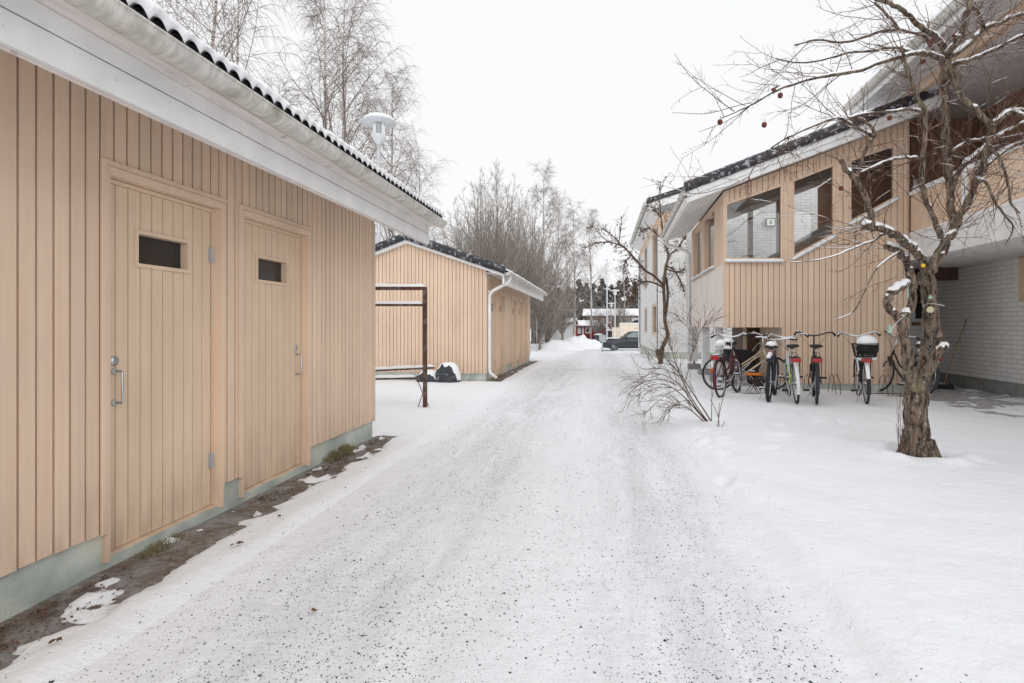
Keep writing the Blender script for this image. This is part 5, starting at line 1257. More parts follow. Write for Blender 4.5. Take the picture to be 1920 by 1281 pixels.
    # drive
    k = MB(); k.lathe([(.088, -.052), (.088, -.048)], bb, 28, 'y'); k.lathe([(.03, -.06), (.03, .05)], bb, 12, 'y')
    a = R(35); e1 = bb+Vector((.165*math.cos(a), -.075, .165*math.sin(a))); e2 = bb+Vector((-.165*math.cos(a), .075, -.165*math.sin(a)))
    k.tube([bb+Vector((0, -.06, 0)), e1], .009, 6); k.tube([bb+Vector((0, .06, 0)), e2], .009, 6)
    kk = k.build('crankset', M['steel'], root)
    for e, s in ((e1, -1), (e2, 1)):
        q = MB(); q.box(e.x-.045, e.x+.045, e.y+s*.01, e.y+s*.10, e.z-.012, e.z+.012); q.box(e.x-.045, e.x+.045, e.y+s*.012, e.y+s*.098, e.z+.013, e.z+.022 if snow[0] else e.z+.014)
        q.m = [0]*6+[1 if snow[0] else 0]*6; q.build('pedal', [M['plastic'], M['snow']], kk)
    q = MB(); q.tube([bb+Vector((0, -.045, .088)), rh+Vector((0, -.045, .035))], .004, 4); q.tube([bb+Vector((0, -.045, -.088)), rh+Vector((0, -.045, -.035))], .004, 4); q.build('chain', M['plastic'], root)
    q = MB(); q.tube([(.05, .06, R_-.03), (-.02, .14, .03)], .008, 6); q.build('kickstand', M['galv'], root)
    if rack:
        q = MB(); z = 2*R_+.07
        for s in (-1, 1): q.tube([(.28, s*.03, z-.0), (.18, s*.065, z), (-.22, s*.065, z)], .0055, 6); q.tube([(-.02, s*.07, z), (0, s*.065, R_)], .005, 6); q.tube([(-.15, s*.065, z), (0, s*.065, R_)], .005, 6)
        for x in (-.22, -.10, .02, .14): q.tube([(x, -.065, z), (x, .065, z)], .0045, 5)
        q.tube([(-.10, -.05, z+.01), (.0, -.03, z+.075), (.0, .03, z+.075), (-.10, .05, z+.01)], .004, 5)
        rk = q.build('rack', M['black'], root)
        if snow[0] > .5:
            q = MB(); q.box(-.22, .0, -.045, .045, z+.008, z+.018); q.build('rack_snow', M['snow'], rk, bevel=.005)
        if reflect:
            q = MB(); q.box(-.262, -.238, -.068, .068, z-.065, z-.004); q.build('rear_reflector', M['red_l'], rk, bevel=.008)
    if basket:
        z = 2*R_+.09; x0, x1, y0 = -.24, .12, .165
        q = MB(); 
        for (sx, sy, sz, k_) in [(0, 0, 0, .80), (0, 0, .05, .85), (0, 0, .10, .9), (0, 0, .15, .95), (0, 0, .20, 1.0)]:
            xs_, ys2 = (x1-x0)/2*k_, y0*k_; cx = (x0+x1)/2; P = [(cx-xs_, -ys2, z+sz), (cx+xs_, -ys2, z+sz), (cx+xs_, ys2, z+sz), (cx-xs_, ys2, z+sz), (cx-xs_, -ys2, z+sz)]
            q.tube(P, .006 if sz in (0, .20) else .003, 4)
        for i in range(13):
            t = i/12*2-1; cx = (x0+x1)/2; hx = (x1-x0)/2
            for s in (-1, 1): q.tube([(cx+s*hx*.8, t*y0*.8, z), (cx+s*hx, t*y0, z+.2)], .0022, 4, False); q.tube([(cx+t*hx*.8, s*y0*.8, z), (cx+t*hx, s*y0, z+.2)], .0022, 4, False)
        q.box((x0+x1)/2-.14, (x0+x1)/2+.14, -.13, .13, z, z+.006)
        bk = q.build('basket', M['plastic'], root)
        q = MB(); q.box(x0+.02, x1-.02, -y0*.80, y0*.80, z-.055, z-.012); q.build('rack_pad', M['silver'], bk, bevel=.015)
    if lock:
        q = MB(); n = 40; q.tube([(.08+.13*math.cos(6.283*i/n), .07+.02*math.sin(12.5*i/n), R_+.12+.15*math.sin(6.283*i/n)) for i in range(n+1)], .007, 6); q.build('cable_lock', M[lock], root, smooth=True)
    root.location = (p.x, p.y, .035); root.rotation_euler = (lean, 0, yaw)
    return root
def place(u, v, us, lo=40, hi=110, barz=1.06): 
    p = onG(u, v, .03); return p, solve_yaw(p, us, barz, .86, R(lo), R(hi))
p, a = place(1352, 748, 1377); bicycle('maroon bicycle with a domed white snowy saddle, leftmost of the ones seen from behind', p, a, R(-3), 'maroon', saddle='whitebike', guard='maroon', snow=(1.1, 1), frame='step', lights=True, guard_snow=False)
p, a = place(1441, 755, 1450); bicycle('snow plastered dark blue bicycle with wide flat bars and thick tyres', p, a, R(2), 'bluebike', bar='flat', guard=None, rack=False, snow=(1.2, 1.7), fat=.028, sadz=.91, frame='cross', barz=1.02)
rearlamp = bpy.data.objects[-1] if False else None
bl_ = [o for o in COL.objects if o.get('label', '').startswith('snow plastered')][0]
q = MB(); q.box(.115, .14, -.03, .03, .76, .83); q.build('rear_lamp', M['red_l'], bl_, local=True, bevel=.01)
q = MB(); q.tube([(.16, 0, .72), (-.05, 0, .75), (-.32, 0, .70)], [.012, .028, .034], 8); gq = q.build('mudguard', M['plastic'], bl_, local=True, smooth=True)
q = MB(); q.tube([(.10, 0, .75), (-.05, 0, .79), (-.32, 0, .745)], [.02, .035, .03], 8); q.build('clinging_snow', M['snow'], gq, local=True, smooth=True)
p, a = place(1494, 758, 1482); bicycle('white bicycle with red reflector and a lime green cable lock', p, a, R(-3), 'whitebike', guard='whitebike', snow=(.0, .8), lock='lime', frame='step')
p, a = place(1531, 759, 1526); bicycle('all black bicycle with high swept bars and snow along its saddle edge', p, a, R(0), 'black', guard='plastic', snow=(.0, 0), barcol='black', frame='step', barz=1.10)
bl_ = [o for o in COL.objects if o.get('label', '').startswith('all black')][0]
q = MB(); q.box(.10, .13, -.085, .085, .905, .94); q.build('saddle_edge_snow', M['snow'], bl_, local=True, bevel=.014)
p, a = place(1625, 759, 1612); pe, ae = p, a
be = bicycle('black bicycle with a rear wire basket holding a snowy bag', p, a, R(-2), 'black', guard='plastic', snow=(0, .9), basket=True, guard_snow=True, frame='step', barz=1.09)
p, a = place(1722, 748, 1660, 85, 150); bicycle('black bicycle leaning left half hidden behind the apple tree trunk', p, a, R(12), 'black', snow=(1.0, .9), guard='plastic', saddle='plastic', frame='step', barz=1.08)
p = onG(1347, 733, .03); bicycle('cream side on bicycle with an orange spoke reflector, behind the row', p, TH+R(3), R(2), 'cream', snow=(1, .3), guard=None, rack=False, frame='mixte', R_=.325)
bs = [o for o in COL.objects if o.get('label', '').startswith('cream side on')][0]
q = MB(); q.beam((-.19, -.02, .36), (-.09, -.02, .43), .012, .045); q.build('spoke_reflector', M['orange'], bs, local=True)
# bag in the basket (it can be lifted out)
bg_ = thing('plastic_bag', 'dark bag heaped with snow in the rear basket of the black bicycle', 'bag', (0, 0, 0))
q = MB(); q.blob((-.06, 0, .12), .165, .15, .15, 16, 10, .07, -.7); q.build('bag', M['fabric'], bg_, smooth=True, local=True)
q = MB(); q.blob((-.07, 0, .20), .16, .145, .12, 16, 10, .05, -.2); q.build('snow', M['snow'], bg_, smooth=True, local=True)
ca, sa = math.cos(ae), math.sin(ae); bg_.location = (pe.x, pe.y, .035+.77); bg_.rotation_euler.z = ae
# bicycle stand
rk = thing('bicycle_rack', 'low rusty steel bicycle rack with wire loops along the wall', 'bicycle rack', onG(1550, 737))
ra, rb = onG(1372, 737, .04), onG(1712, 744, .04); d = (rb-ra).normalized(); nrm = Vector((-d.y, d.x, 0))
b = MB(); b.tube([ra, rb], .009, 6); b.tube([ra+nrm*.4, rb+nrm*.4], .009, 6); b.build('rail', M['rust'], rk)
L = (rb-ra).length; k = int(L/.42)
for i in range(k+1):
    c = ra+d*(.12+i*.42)
    if (c-ra).length > L-.05: break
    for s in (-.035, .035):
        q = MB(); q.tube([c+d*s, c+d*s*1.3+nrm*.05+Vector((0,0,.22)), c+d*s*1.2+nrm*.16+Vector((0,0,.36)), c+d*s+nrm*.30+Vector((0,0,.30)), c+d*s+nrm*.4], .006, 5); q.build('wheel_loop', M['rust'], rk)
# stroller and stool under the stair house
c = onG(1396, 727, .03); c = Vector((c.x, c.y+.35, .03))
sr = thing('stroller', 'black fabric stroller with small wheels behind the cream bicycle', 'stroller', c)
q = MB(); q.hexa([(-.16, -.22, .24), (.30, -.22, .18), (.30, .22, .18), (-.16, .22, .24)], [(-.36, -.27, .76), (.20, -.27, .74), (.20, .27, .74), (-.36, .27, .76)]); q.build('hood', M['fabric'], sr, local=True, bevel=.05)
q = MB()
for s in (-.24, .24): q.tube([(-.28, s, .10), (.10, s, .45), (.42, s, .88)], .011, 6); q.tube([(.30, s, .08), (.0, s, .35), (-.2, s, .6)], .011, 6)
q.tube([(.42, -.24, .88), (.42, .24, .88)], .012, 6); q.build('chassis', M['galv'], sr, local=True)
for x in (-.28, .30):
    for s in (-.26, .26): w_ = MB(); ring(w_, (x, s, .11), .09, .018, 24, 6); w_.lathe([(.075, -.008+s), (.075, .008+s)], (x, 0, .11), 16, 'y'); w_.build('wheel', M['plastic'], sr, local=True)
c = onG(1412, 738, .03); sl = thing('folding_stool', 'small orange topped stool on crossed wire legs beside the stroller', 'stool', c)
q = MB(); q.box(-.13, .13, -.1, .1, .34, .375); q.build('seat', M['orange'], sl, local=True, bevel=.01)
for s in (-.09, .09):
    for e in (1, -1): q = MB(); q.tube([(-.10*e, s, 0), (.10*e, s, .34)], .006, 5); q.build('leg', M['rust'], sl, local=True)

# ---------------------------------------------------------------- park lamp
DL = 19.0; q0 = onD(710, HY, DL)
K = DL/9.0
lp = thing('park_lamp', 'grey park lamp with a flat round snow dusted disc above the shed roof', 'street lamp', (q0.x, q0.y, 0))
zL = lambda v: CH+(HY-v)/F*DL
b = MB(); b.lathe([(.045*K, 0), (.045*K, 1.0), (.032*K, 1.02), (.030*K, zL(275)), (.036*K, zL(272))], (q0.x, q0.y, 0), 16); b.build('pole', M['galv'], lp, smooth=True)
b = MB(); b.lathe([(.036*K, zL(272)), (.05*K, zL(268)), (.115*K, zL(257)), (.118*K, zL(254)), (.100*K, zL(253))], (q0.x, q0.y, 0), 24); b.build('lamp_base', M['silver'], lp, smooth=True)
b = MB(); b.lathe([(.100*K, zL(253)), (.108*K, zL(232))], (q0.x, q0.y, 0), 24, cap=False); b.build('lamp_glass', M['glass'], lp, smooth=True)
b = MB()
for i in range(9): z = zL(251)+i*(zL(233)-zL(251))/8; b.lathe([(.060*K, z), (.098*K, z+.012), (.060*K, z+.016)], (q0.x, q0.y, 0), 24)
b.build('louvres', M['silver'], lp, smooth=True)
b = MB(); b.lathe([(.09*K, zL(233)), (.278*K, zL(230.5)), (.280*K, zL(229)), (.20*K, zL(222)), (.10*K, zL(217)), (.02*K, zL(216))], (q0.x, q0.y, 0), 36); ds_ = b.build('disc', M['silver'], lp, smooth=True)
b = MB(); b.lathe([(.262*K, zL(228)), (.25*K, zL(224.5)), (.18*K, zL(219)), (.10*K, zL(216)), (.02*K, zL(215))], (q0.x, q0.y, 0), 36); b.build('disc_snow', M['snow'], ds_, smooth=True)
# ---------------------------------------------------------------- carpet beating rack
p = onG(797, 770); D = (770-HY); Dp = F*CH/D
cr_ = thing('carpet_rack', 'rusty steel carpet rack with snow lying on its bars between the sheds', 'rack', p)
zt_ = CH+(HY-541)/F*Dp; dirL = Vector((-CT, -ST, 0))
b = MB()
for q in (p, p+dirL*1.75): b = MB(); b.box(q.x-.027, q.x+.027, q.y-.027, q.y+.027, -.1, zt_+.02); b.build('post', M['rust'], cr_)
bars = [(p+Vector((0,0,zt_)), p+dirL*1.75+Vector((0,0,zt_)), .055, .05), (p+Vector((-.03,.0,zt_-.25)), p+dirL*1.75+Vector((0,0,zt_-.25)), .03, .035)]
q1 = onD(779, 709, Dp+.4); q2 = onD(797, 700, Dp+.02); q3 = onD(640, 712, Dp+.4)
s = MB()
for a_, c_, w_, h_ in bars+[(q1, q3, .05, .03), (q2, q1, .02, .03), (Vector((q2.x, q2.y+.45, q2.z+.05)), Vector((q3.x, q3.y+.6, q3.z+.08)), .05, .03)]: b = MB(); b.beam(a_, c_, w_, h_); b.build('bar', M['rust'], cr_)
w0 = onD(781, 772, Dp-.02); b = MB(); b.tube([onD(781, 709, Dp+.3), onD(793, 738, Dp), onD(804, 762, Dp-.1)], .007, 5); b.tube([w0, onD(793, 737, Dp), onD(795, 730, Dp)], .007, 5); b.tube([w0+dirL*.03+Vector((0,0,.03)), w0-dirL*.03+Vector((0,0,.03))], .007, 5)
b.build('brace', M['rust'], cr_)
rs = random.Random(3)
for a_, c_, w_, h_ in bars+[(q1, q3, .05, .03), (Vector((q2.x, q2.y+.45, q2.z+.05)), Vector((q3.x, q3.y+.6, q3.z+.08)), .05, .03)]:
    s = MB(); n = 30; vs = []; d = (c_-a_); t = d.normalized(); sd = t.cross(Vector((0,0,1))).normalized()
    for i in range(n+1):
        c0 = a_+d*(i/n)+Vector((0,0,h_/2)); hh = (.040+.014*noise.noise((i*.4, w_*90, 0)))*(.4 if i in (0, n) else 1)
        vs += [c0-sd*w_*.5, c0-sd*w_*.45+Vector((0,0,hh*.7)), c0+Vector((0,0,hh)), c0+sd*w_*.45+Vector((0,0,hh*.7)), c0+sd*w_*.5]
    s.add(vs, [(i*5+j, i*5+j+1, (i+1)*5+j+1, (i+1)*5+j) for i in range(n) for j in range(4)]+[(0,1,2,3,4), tuple(n*5+j for j in range(5))[::-1]]); s.build('bar_snow', M['snow'], cr_, smooth=True)

# sacks against the farther shed
yw = S2Y0-.33
def sack(u, w_, h_, label, depth=.26):
    c = onY(yw, u, 700); o = thing('garbage_bag', label, 'bag', (c.x, yw, .02), 'snow covered bags by the shed gable')
    q = MB(); n, m = 22, 12; vs = []; sd = u
    for i in range(m+1):
        ph = math.pi/2*i/m
        for j in range(n):
            a = 6.283*j/n; k = 1+.10*math.sin(a*7+i*.8+sd)*math.cos(ph)+.08*noise.noise((math.cos(a)*2, math.sin(a)*2, i*.3+sd)); vs.append((w_*k*math.cos(ph)**.6*math.cos(a), depth*k*math.cos(ph)**.6*math.sin(a), h_*math.sin(ph)*(1+.05*math.sin(a*5))))
    q.add(vs, [(i*n+j, i*n+(j+1) % n, (i+1)*n+(j+1) % n, (i+1)*n+j) for i in range(m) for j in range(n)]); q.build('sack', M['bag'], o, smooth=True, local=True)
    q = MB(); vs = []
    for i in range(m+1):
        ph = math.pi/2*(.10+.90*i/m)
        for j in range(n):
            a = 6.283*j/n; k = 1.04+.05*math.sin(a*3+sd)+.06*noise.noise((math.cos(a)*2, math.sin(a)*2, i*.3+sd)); vs.append((w_*k*math.cos(ph)**.6*math.cos(a)+.02, depth*k*math.cos(ph)**.6*math.sin(a)+.05*(1-i/m)+.01, (h_+.035)*math.sin(ph)))
    q.add(vs, [(i*n+j, i*n+(j+1) % n, (i+1)*n+(j+1) % n, (i+1)*n+j) for i in range(m) for j in range(n)]); q.build('snow', M['snow'], o, smooth=True, local=True)
sack(839, .27, .42, 'large dark garbage bag mostly covered in snow against the farther shed gable')
sack(803, .26, .24, 'lower dark garbage bag slumped beside the large snowy one, behind the rack post', .24)

# ---------------------------------------------------------------- parked car
Dc = 41.0; cpos = onD(1130, HY, Dc); gz = ground_z(cpos.y)+.02
car = thing('parked_car', 'dark grey saloon car parked across the end of the drive', 'car', (cpos.x, cpos.y, gz))
# local frame: x from nose to tail, y depth
sec = [(0, .30, .55, .62), (.08, .22, .66, .74), (.35, .20, .76, .82), (.9, .18, .86, .88), (1.35, .18, .92, .90), (1.8, .18, .95, .90), (2.6, .18, .96, .90), (3.4, .18, .97, .90), (4.1, .20, 1.0, .88), (4.45, .25, .98, .82), (4.6, .35, .85, .74)]
q = MB(); vs = []
for x, z0, z1, w_ in sec:
    for y, z in ((-w_*.92, z0), (-w_, z0+.15), (-w_, z0+(z1-z0)*.6), (-w_*.94, z1-.06), (-w_*.80, z1), (0, z1+.03), (w_*.80, z1), (w_*.94, z1-.06), (w_, z0+(z1-z0)*.6), (w_, z0+.15), (w_*.92, z0)): vs.append((x, y+.9, z))
n = 11
q.add(vs, [(i*n+j, i*n+(j+1) % n, (i+1)*n+(j+1) % n, (i+1)*n+j) for i in range(len(sec)-1) for j in range(n)]+[tuple(range(n))[::-1], tuple(range((len(sec)-1)*n, len(sec)*n))])
q.build('body', M['carpaint'], car, local=True, smooth=True)
def cab(name, prof, w0, w1, mat, y0=.9, hole=None):
    q = MB(); P = prof; vs = []
    for s in (-1, 1): vs += [(x, y0+s*(w0+(w1-w0)*sm((z-.93)/.5)), z) for x, z in P]
    k = len(P); q.add(vs, [tuple(range(k)), tuple(range(k, 2*k))[::-1]]+[(i, (i+1) % k, (i+1) % k+k, i+k) for i in range(k)]); return q.build(name, M[mat], car, local=True)
cab('cabin', [(1.30, .90), (1.75, 1.20), (2.10, 1.40), (2.6, 1.455), (3.2, 1.45), (3.65, 1.36), (4.15, 1.02), (4.2, .93)], .80, .60, 'carpaint')
cab('side_window', [(1.62, .985), (1.92, 1.21), (2.18, 1.345), (2.60, 1.385), (2.66, .985)], .835, .652, 'carglass'); cab('side_window', [(2.74, .985), (2.72, 1.385), (3.15, 1.38), (3.55, 1.29), (3.85, 1.03), (3.8, .99)], .835, .652, 'carglass')
q = MB(); q.hexa([(1.36, .25, .955), (1.36, 1.55, .955), (1.42, 1.55, .94), (1.42, .25, .94)], [(2.04, .36, 1.395), (2.04, 1.44, 1.395), (2.08, 1.44, 1.38), (2.08, .36, 1.38)]); q.build('windscreen', M['darkglass'], car, local=True)
for x in (.86, 3.62):
    for y in (.02, 1.60):
        q = MB(); ring(q, (x, y+.1, .32), .24, .085, 30, 8); w_ = q.build('wheel', M['rubber'], car, local=True, smooth=True)
        q = MB(); yy = y+.1; q.lathe([(.20, yy-.075), (.19, yy-.05)], (x, 0, .32), 24, 'y', False)
        for k in range(5):
            a = 6.283*k/5; q.beam((x, yy-.07, .32), (x+.19*math.cos(a), yy-.07, .32+.19*math.sin(a)), .03, .055, (0, 1, 0))
        ring(q, (x, yy-.07, .32), .195, .014, 24, 5); q.build('rim', M['silver'], w_, local=True)
q = MB(); q.blob((.16, .12, .68), .14, .06, .06, 10, 6, 0); q.build('headlight', M['silver'], car, local=True, smooth=True)
q = MB(); q.blob((.16, 1.68, .68), .14, .06, .06, 10, 6, 0); q.build('headlight', M['silver'], car, local=True, smooth=True)
q = MB(); q.blob((1.72, -.06, 1.0), .08, .09, .06, 10, 6, 0); q.build('wing_mirror', M['carpaint'], car, local=True, smooth=True)
q = MB(); q.blob((.75, .9, .90), .62, .72, .07, 16, 6, .04, 0); q.build('bonnet_snow', M['snow'], car, local=True, smooth=True); q = MB(); q.blob((2.8, .9, 1.44), .75, .52, .06, 16, 6, .03, 0); q.build('roof_snow', M['snow'], car, local=True, smooth=True)
car.rotation_euler.z = R(3)

# ---------------------------------------------------------------- far end of the drive
def house(label, name, u0, u1, D, vb, ve, vr, wall, depth=9, gable=False, wins=(), roof_over=.5, cat='house'):
    a_ = atD(u0, D); c_ = atD(u1, D); g = a_.z; L = (c_.x-a_.x); z = lambda v: CH+(HY-v)/F*D
    o = thing(name, label, cat, (a_.x, a_.y, g)); x0, y0 = a_.x, a_.y
    q = MB(); ze, zr2 = z(ve), z(vr)
    if gable:
        q.prism([(x0, y0, g-1), (x0+L, y0, g-1), (x0+L, y0, ze), (x0+L/2, y0, zr2-.12), (x0, y0, ze)], (0, depth, 0)); q.build('wall', M[wall], o)
        q = MB(); ov = roof_over; k = (zr2-ze)/(L/2)
        q.prism([(x0-ov, y0-ov, ze-k*ov), (x0+L/2, y0-ov, zr2), (x0+L+ov, y0-ov, ze-k*ov), (x0+L+ov, y0-ov, ze-k*ov-.15), (x0+L/2, y0-ov, zr2-.18), (x0-ov, y0-ov, ze-k*ov-.15)], (0, depth+2*ov, 0)); rf = q.build('roof', M['white'], o)
        q = MB(); q.prism([(x0-ov, y0-ov+.03, ze-k*ov+.01), (x0+L/2, y0-ov+.03, zr2+.01), (x0+L+ov, y0-ov+.03, ze-k*ov+.01), (x0+L+ov, y0-ov+.03, ze-k*ov+.2), (x0+L/2, y0-ov+.03, zr2+.22), (x0-ov, y0-ov+.03, ze-k*ov+.2)], (0, depth+2*ov-.06, 0)); q.build('roof_snow', M['snow'], rf, bevel=.05)
    else:
        q.box(x0, x0+L, y0, y0+depth, g-1, ze+.1); q.build('wall', M[wall], o); ov = roof_over
        q = MB(); q.prism([(x0-ov, y0-ov, ze-.12), (x0-ov, y0+depth/2, zr2-.12), (x0-ov, y0+depth+ov, ze-.12), (x0-ov, y0+depth+ov, ze+.02), (x0-ov, y0+depth/2, zr2+.0), (x0-ov, y0-ov, ze+.02)], (L+2*ov, 0, 0)); rf = q.build('roof', M['brownwall'], o)
        q = MB(); q.prism([(x0-ov, y0-ov+.02, ze+.03), (x0-ov, y0+depth/2, zr2+.01), (x0-ov, y0+depth+ov-.02, ze+.03), (x0-ov, y0+depth+ov-.02, ze+.22), (x0-ov, y0+depth/2, zr2+.2), (x0-ov, y0-ov+.02, ze+.22)], (L+2*ov, 0, 0)); q.build('roof_snow', M['snow'], rf, bevel=.05)
    for (wu0, wu1, wv0, wv1, mt) in wins:
        xa = atD(wu0, D).x; xb = atD(wu1, D).x; q = MB(); q.box(xa, xb, y0-.06, y0+.05, z(wv1), z(wv0)); w_ = q.build('window' if mt != 'panel' else 'panel', M['white'] if mt != 'panel' else M['soffit'], o)
        if mt == 'glass': q = MB(); q.box(xa+.12, xb-.12, y0-.075, y0-.062, z(wv1)+.12, z(wv0)-.12); q.build('pane', M['darkglass'], w_)
    return o
house('long dark red two storey house with snowy roof at the far end', 'house', 1098, 1235, 86, 625, 593, 580, 'brownwall', 9, False,
      [(1106, 1112, 597, 605, 'panel'), (1126, 1133, 597, 606, 'panel'), (1140, 1146, 596, 606, 'glass'), (1160, 1166, 597, 606, 'panel'), (1174, 1180, 596, 606, 'glass'), (1183, 1195, 596, 606, 'panel'), (1200, 1212, 596, 606, 'glass')])
house('small red gabled garage with snow on its roof', 'garage', 1121, 1136, 68, 626, 612, 604, 'redwall', 5, True, cat='garage')
house('low red and white carport block with snowy roof beside the gabled garage', 'carport', 1082, 1114, 74, 626, 612, 603, 'redwall', 6, False, [(1083, 1089, 614, 626, 'panel'), (1091, 1095, 614, 626, 'panel'), (1098, 1106, 614, 625, 'glass')], cat='carport')
house('red gable end of a house peeping left of the carport', 'house', 1070, 1084, 84, 626, 608, 596, 'redwall', 8, True)
house('long white rendered building behind the low bare trees', 'building', 1018, 1071, 66, 628, 606, 599, 'white', 8, False, cat='building')
house('dark red garage with open black doorway beyond the farther shed', 'garage', 996, 1018, 58, 628, 607, 598, 'brownwall', 8, False, [(1001, 1004, 609, 626, 'panel')], cat='garage')
# cream box truck body with an amber lamp behind the car
c = atD(1162, 52); z = lambda v: CH+(HY-v)/F*52
tr = thing('box_truck', 'cream box truck with a glowing amber lamp behind the dark car', 'truck', (c.x, c.y, c.z))
q = MB(); q.box(c.x, c.x+4.6, c.y, c.y+2.3, c.z+.6, z(606)); q.build('cargo_box', M['creamwall'], tr, bevel=.03)
q = MB(); q.box(c.x+.02, c.x+4.6, c.y-.03, c.y+2.33, z(608), z(605.4)); q.build('roof_edge', M['white'], tr)
q = MB()
for i, w_ in enumerate((.5, .25, .55, .3, .6)): q.box(c.x+1.3+i*.62, c.x+1.3+i*.62+w_, c.y-.02, c.y-.004, z(618)+.1, z(615.5))
q.build('lettering', M['orange'], tr)
q = MB(); q.box(c.x+4.62, c.x+6.3, c.y+.1, c.y+2.2, c.z+.5, c.z+2.2); q.build('cab', M['white'], tr, bevel=.15)
for x in (.8, 5.4):
    q = MB(); ring(q, (c.x+x, c.y+.1, c.z+.42), .32, .11, 20, 6); q.build('wheel', M['rubber'], tr)
q = MB(); q.blob((c.x+2.4, c.y+.6, z(604)), 1.1, .5, .32, 12, 6, .2); q.build('rolled_tarpaulin', M['fabric'], tr)
q = MB(); q.blob((c.x+4.0, c.y+.1, z(603)), .5, .2, .28, 12, 6, .05); q.build('amber_lamp', M['beacon'], tr)
c = atD(1148, 50); fn = thing('fence', 'short cream board fence beside the box truck', 'fence', c); z = lambda v: CH+(HY-v)/F*50
q = MB(); k = 5
for i in range(k): q.box(c.x+i*.13, c.x+i*.13+.11, c.y, c.y+.03, c.z-.1, z(614))
q.build('boards', M['creamwall'], fn)
# snow covered car far off
def far_car(u, D, label, mat):
    c = atD(u, D); o = thing('parked_car', label, 'car', c)
    q = MB(); q.prism([(0, 0, .25), (4.2, 0, .25), (4.25, 0, .7), (3.9, 0, .92), (3.2, 0, .95), (2.7, 0, 1.35), (1.4, 0, 1.38), (.9, 0, .95), (.1, 0, .85), (-.05, 0, .5)], (0, 1.7, 0)); q.build('body', M[mat], o, local=True, bevel=.08)
    q = MB(); q.prism([(1.2, -.02, .97), (2.95, -.02, .97), (2.62, -.02, 1.28), (1.5, -.02, 1.30)], (0, .03, 0)); q.build('side_window', M['darkglass'], o, local=True)
    for nm, cc, a_, b_, h_ in (('bonnet_snow', (.55, .85, .9), .6, .8, .14), ('roof_snow', (2.05, .85, 1.36), .85, .8, .16), ('boot_snow', (3.6, .85, .92), .5, .8, .14)): q = MB(); q.blob(cc, a_, b_, h_, 10, 6, .05, 0); q.build(nm, M['snow'], o, local=True, smooth=True)
    for x in (.8, 3.4): q = MB(); ring(q, (x, .05, .31), .22, .09, 16, 6); q.build('wheel', M['rubber'], o, local=True)
far_car(1113, 60, 'dark snow covered car far off in front of the red garage', 'carpaint')
far_car(1128, 64, 'blue car under snow just left of the flagpole', 'bluebike')
# poles and posts
def pole(u, D, vtop, label, name, cat, r0=.06, head=None, mat='silver'):
    c = atD(u, D); o = thing(name, label, cat, c); zt_ = CH+(HY-vtop)/F*D-c.z
    q = MB(); q.lathe([(r0, -.1), (r0*.9, zt_*.5), (r0*.6, zt_)], (0, 0, 0), 10); q.build('pole', M[mat], o, local=True, smooth=True)
    if head == 'ball': q = MB(); q.blob((0, 0, zt_+.05), .09, .09, .09, 10, 6, 0); q.build('finial', M[mat], o, local=True)
    if head == 'disc': q = MB(); q.lathe([(.05, zt_-.45), (.16, zt_-.35), (.16, zt_-.08), (.42, zt_-.04), (.40, zt_+.03), (.02, zt_+.1)], (0, 0, 0), 16); q.build('lamp_head', M['white'], o, local=True)
    if head == 'sign': q = MB(); q.box(-.22, .22, -.03, 0, zt_-.45, zt_); q.build('sign_plate', M['galv'], o, local=True)
    return o
pole(1138, 48, 488, 'tall white flagpole at the end of the drive', 'flagpole', 'flagpole', .07, 'ball')
pole(1153, 52, 545, 'white park lamp on a tall pole right of the flagpole', 'park_lamp', 'street lamp', .07, 'disc')
pole(1146, 62, 569, 'short distant white lamp with a flat head between the two tall poles', 'park_lamp', 'street lamp', .06, 'disc')
pole(1006.5, 36, 597, 'thin grey pole standing in the snow beyond the farther shed', 'marker_pole', 'pole', .022, None, 'galv')
pole(1129.5, 38, 628, 'short grey electric heating post in front of the dark car', 'heating_post', 'post', .05, 'sign', 'galv')
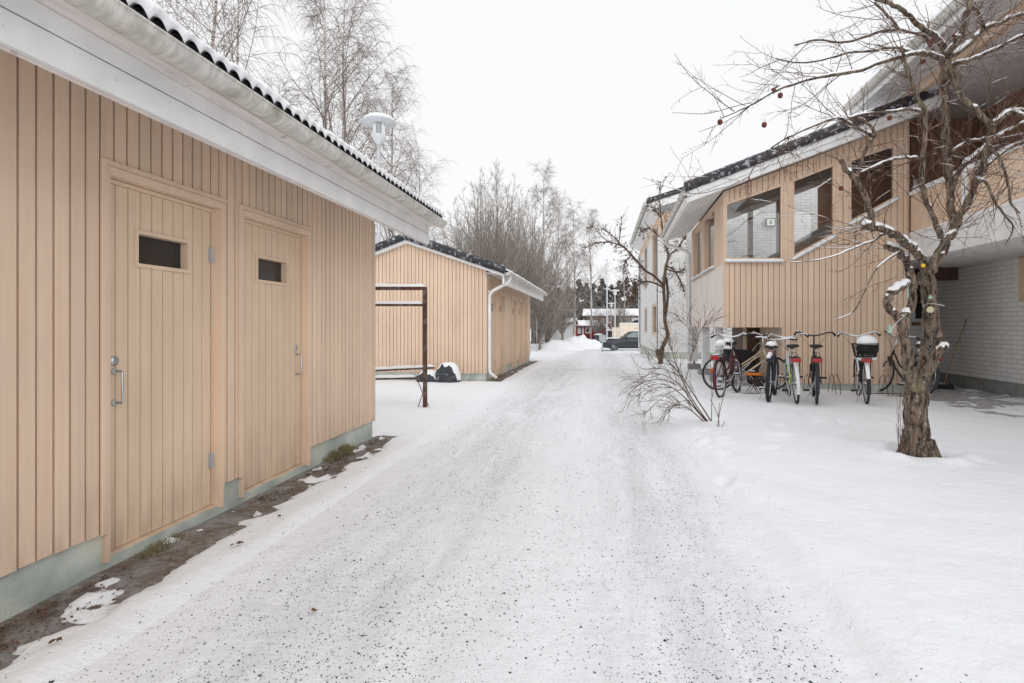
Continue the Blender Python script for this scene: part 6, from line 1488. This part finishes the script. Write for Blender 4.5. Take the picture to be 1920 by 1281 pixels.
# ploughed snow piles
def pile(u, D, w_, h_, label, seed):
    c = atD(u, D); o = thing('snow_pile', label, 'snow pile', c, 'ploughed snow piles at the end of the drive'); q = MB(); n = 26; vs = []
    for i in range(n+1):
        for j in range(n+1):
            x, y = (i/n*2-1), (j/n*2-1); rr2 = math.sqrt(x*x+y*y); h = h_*max(0, math.cos(min(1, rr2)*math.pi/2))**1.2*(1+.45*noise.noise((x*2+seed, y*2, 0))+.2*noise.noise((x*6+seed, y*6, 0))); vs.append((x*w_, y*w_*.8, h-.06))
    q.add(vs, [(i*(n+1)+j, (i+1)*(n+1)+j, (i+1)*(n+1)+j+1, i*(n+1)+j+1) for i in range(n) for j in range(n)]); q.build('mound', M['snow'], o, local=True, smooth=True)
pile(1098, 50, 1.9, 1.0, 'highest ploughed snow pile left of the dark car', 1)
pile(1068, 46, 2.8, .8, 'low wide snow pile at the foot of the black and white birch', 5)
pile(1044, 42, 2.4, .7, 'snow pile by the low bare trees, left of the others', 9)
pile(1078, 56, 2.6, .8, 'snow ridge between the highest pile and the birch', 13)
# ---------------------------------------------------------------- light, sky, camera
w = bpy.data.worlds.new('World'); scene.world = w; w.use_nodes = True
nt = w.node_tree; bg = nt.nodes['Background']
sky = nd(nt, 'ShaderNodeTexSky', sky_type='NISHITA'); sky.sun_disc = False
sky.sun_elevation = R(24); sky.sun_rotation = R(160)
hs = nd(nt, 'ShaderNodeHueSaturation'); hs.inputs['Saturation'].default_value = .05; nt.links.new(sky.outputs[0], hs.inputs['Color'])
# overcast deck: brighter towards the zenith
tc = nd(nt, 'ShaderNodeTexCoord'); sx = nd(nt, 'ShaderNodeSeparateXYZ'); nt.links.new(tc.outputs['Generated'], sx.inputs[0])
cl = ramp(nt, sx.outputs['Z'], .52, .95, (9.25, 9.32, 9.46, 1), (11.0, 11.15, 11.4, 1))
c = mix(nt, .96, hs.outputs[0], cl)
nt.links.new(c, bg.inputs[0]); bg.inputs[1].default_value = .10
sun = bpy.data.lights.new('sun', 'SUN'); sun.energy = 1.0; sun.angle = R(60); sun.color = (1, 1, 1)
so = bpy.data.objects.new('sun', sun); COL.objects.link(so); so.rotation_euler = (R(66), 0, R(20))
cam = bpy.data.cameras.new('camera'); co = bpy.data.objects.new('camera', cam); COL.objects.link(co)
co.location = (0, 0, CH); co.rotation_euler = (R(90), 0, TH)
cam.sensor_width = 36; cam.lens = F/1920*36; cam.shift_y = -(640.5-HY)/1920; cam.clip_end = 2000; cam.clip_start = .05
scene.camera = co
scene.view_settings.view_transform = 'Standard'; scene.view_settings.look = 'None'; scene.view_settings.exposure = .09; scene.view_settings.gamma = 1
scene.render.resolution_x = 1024; scene.render.resolution_y = 683
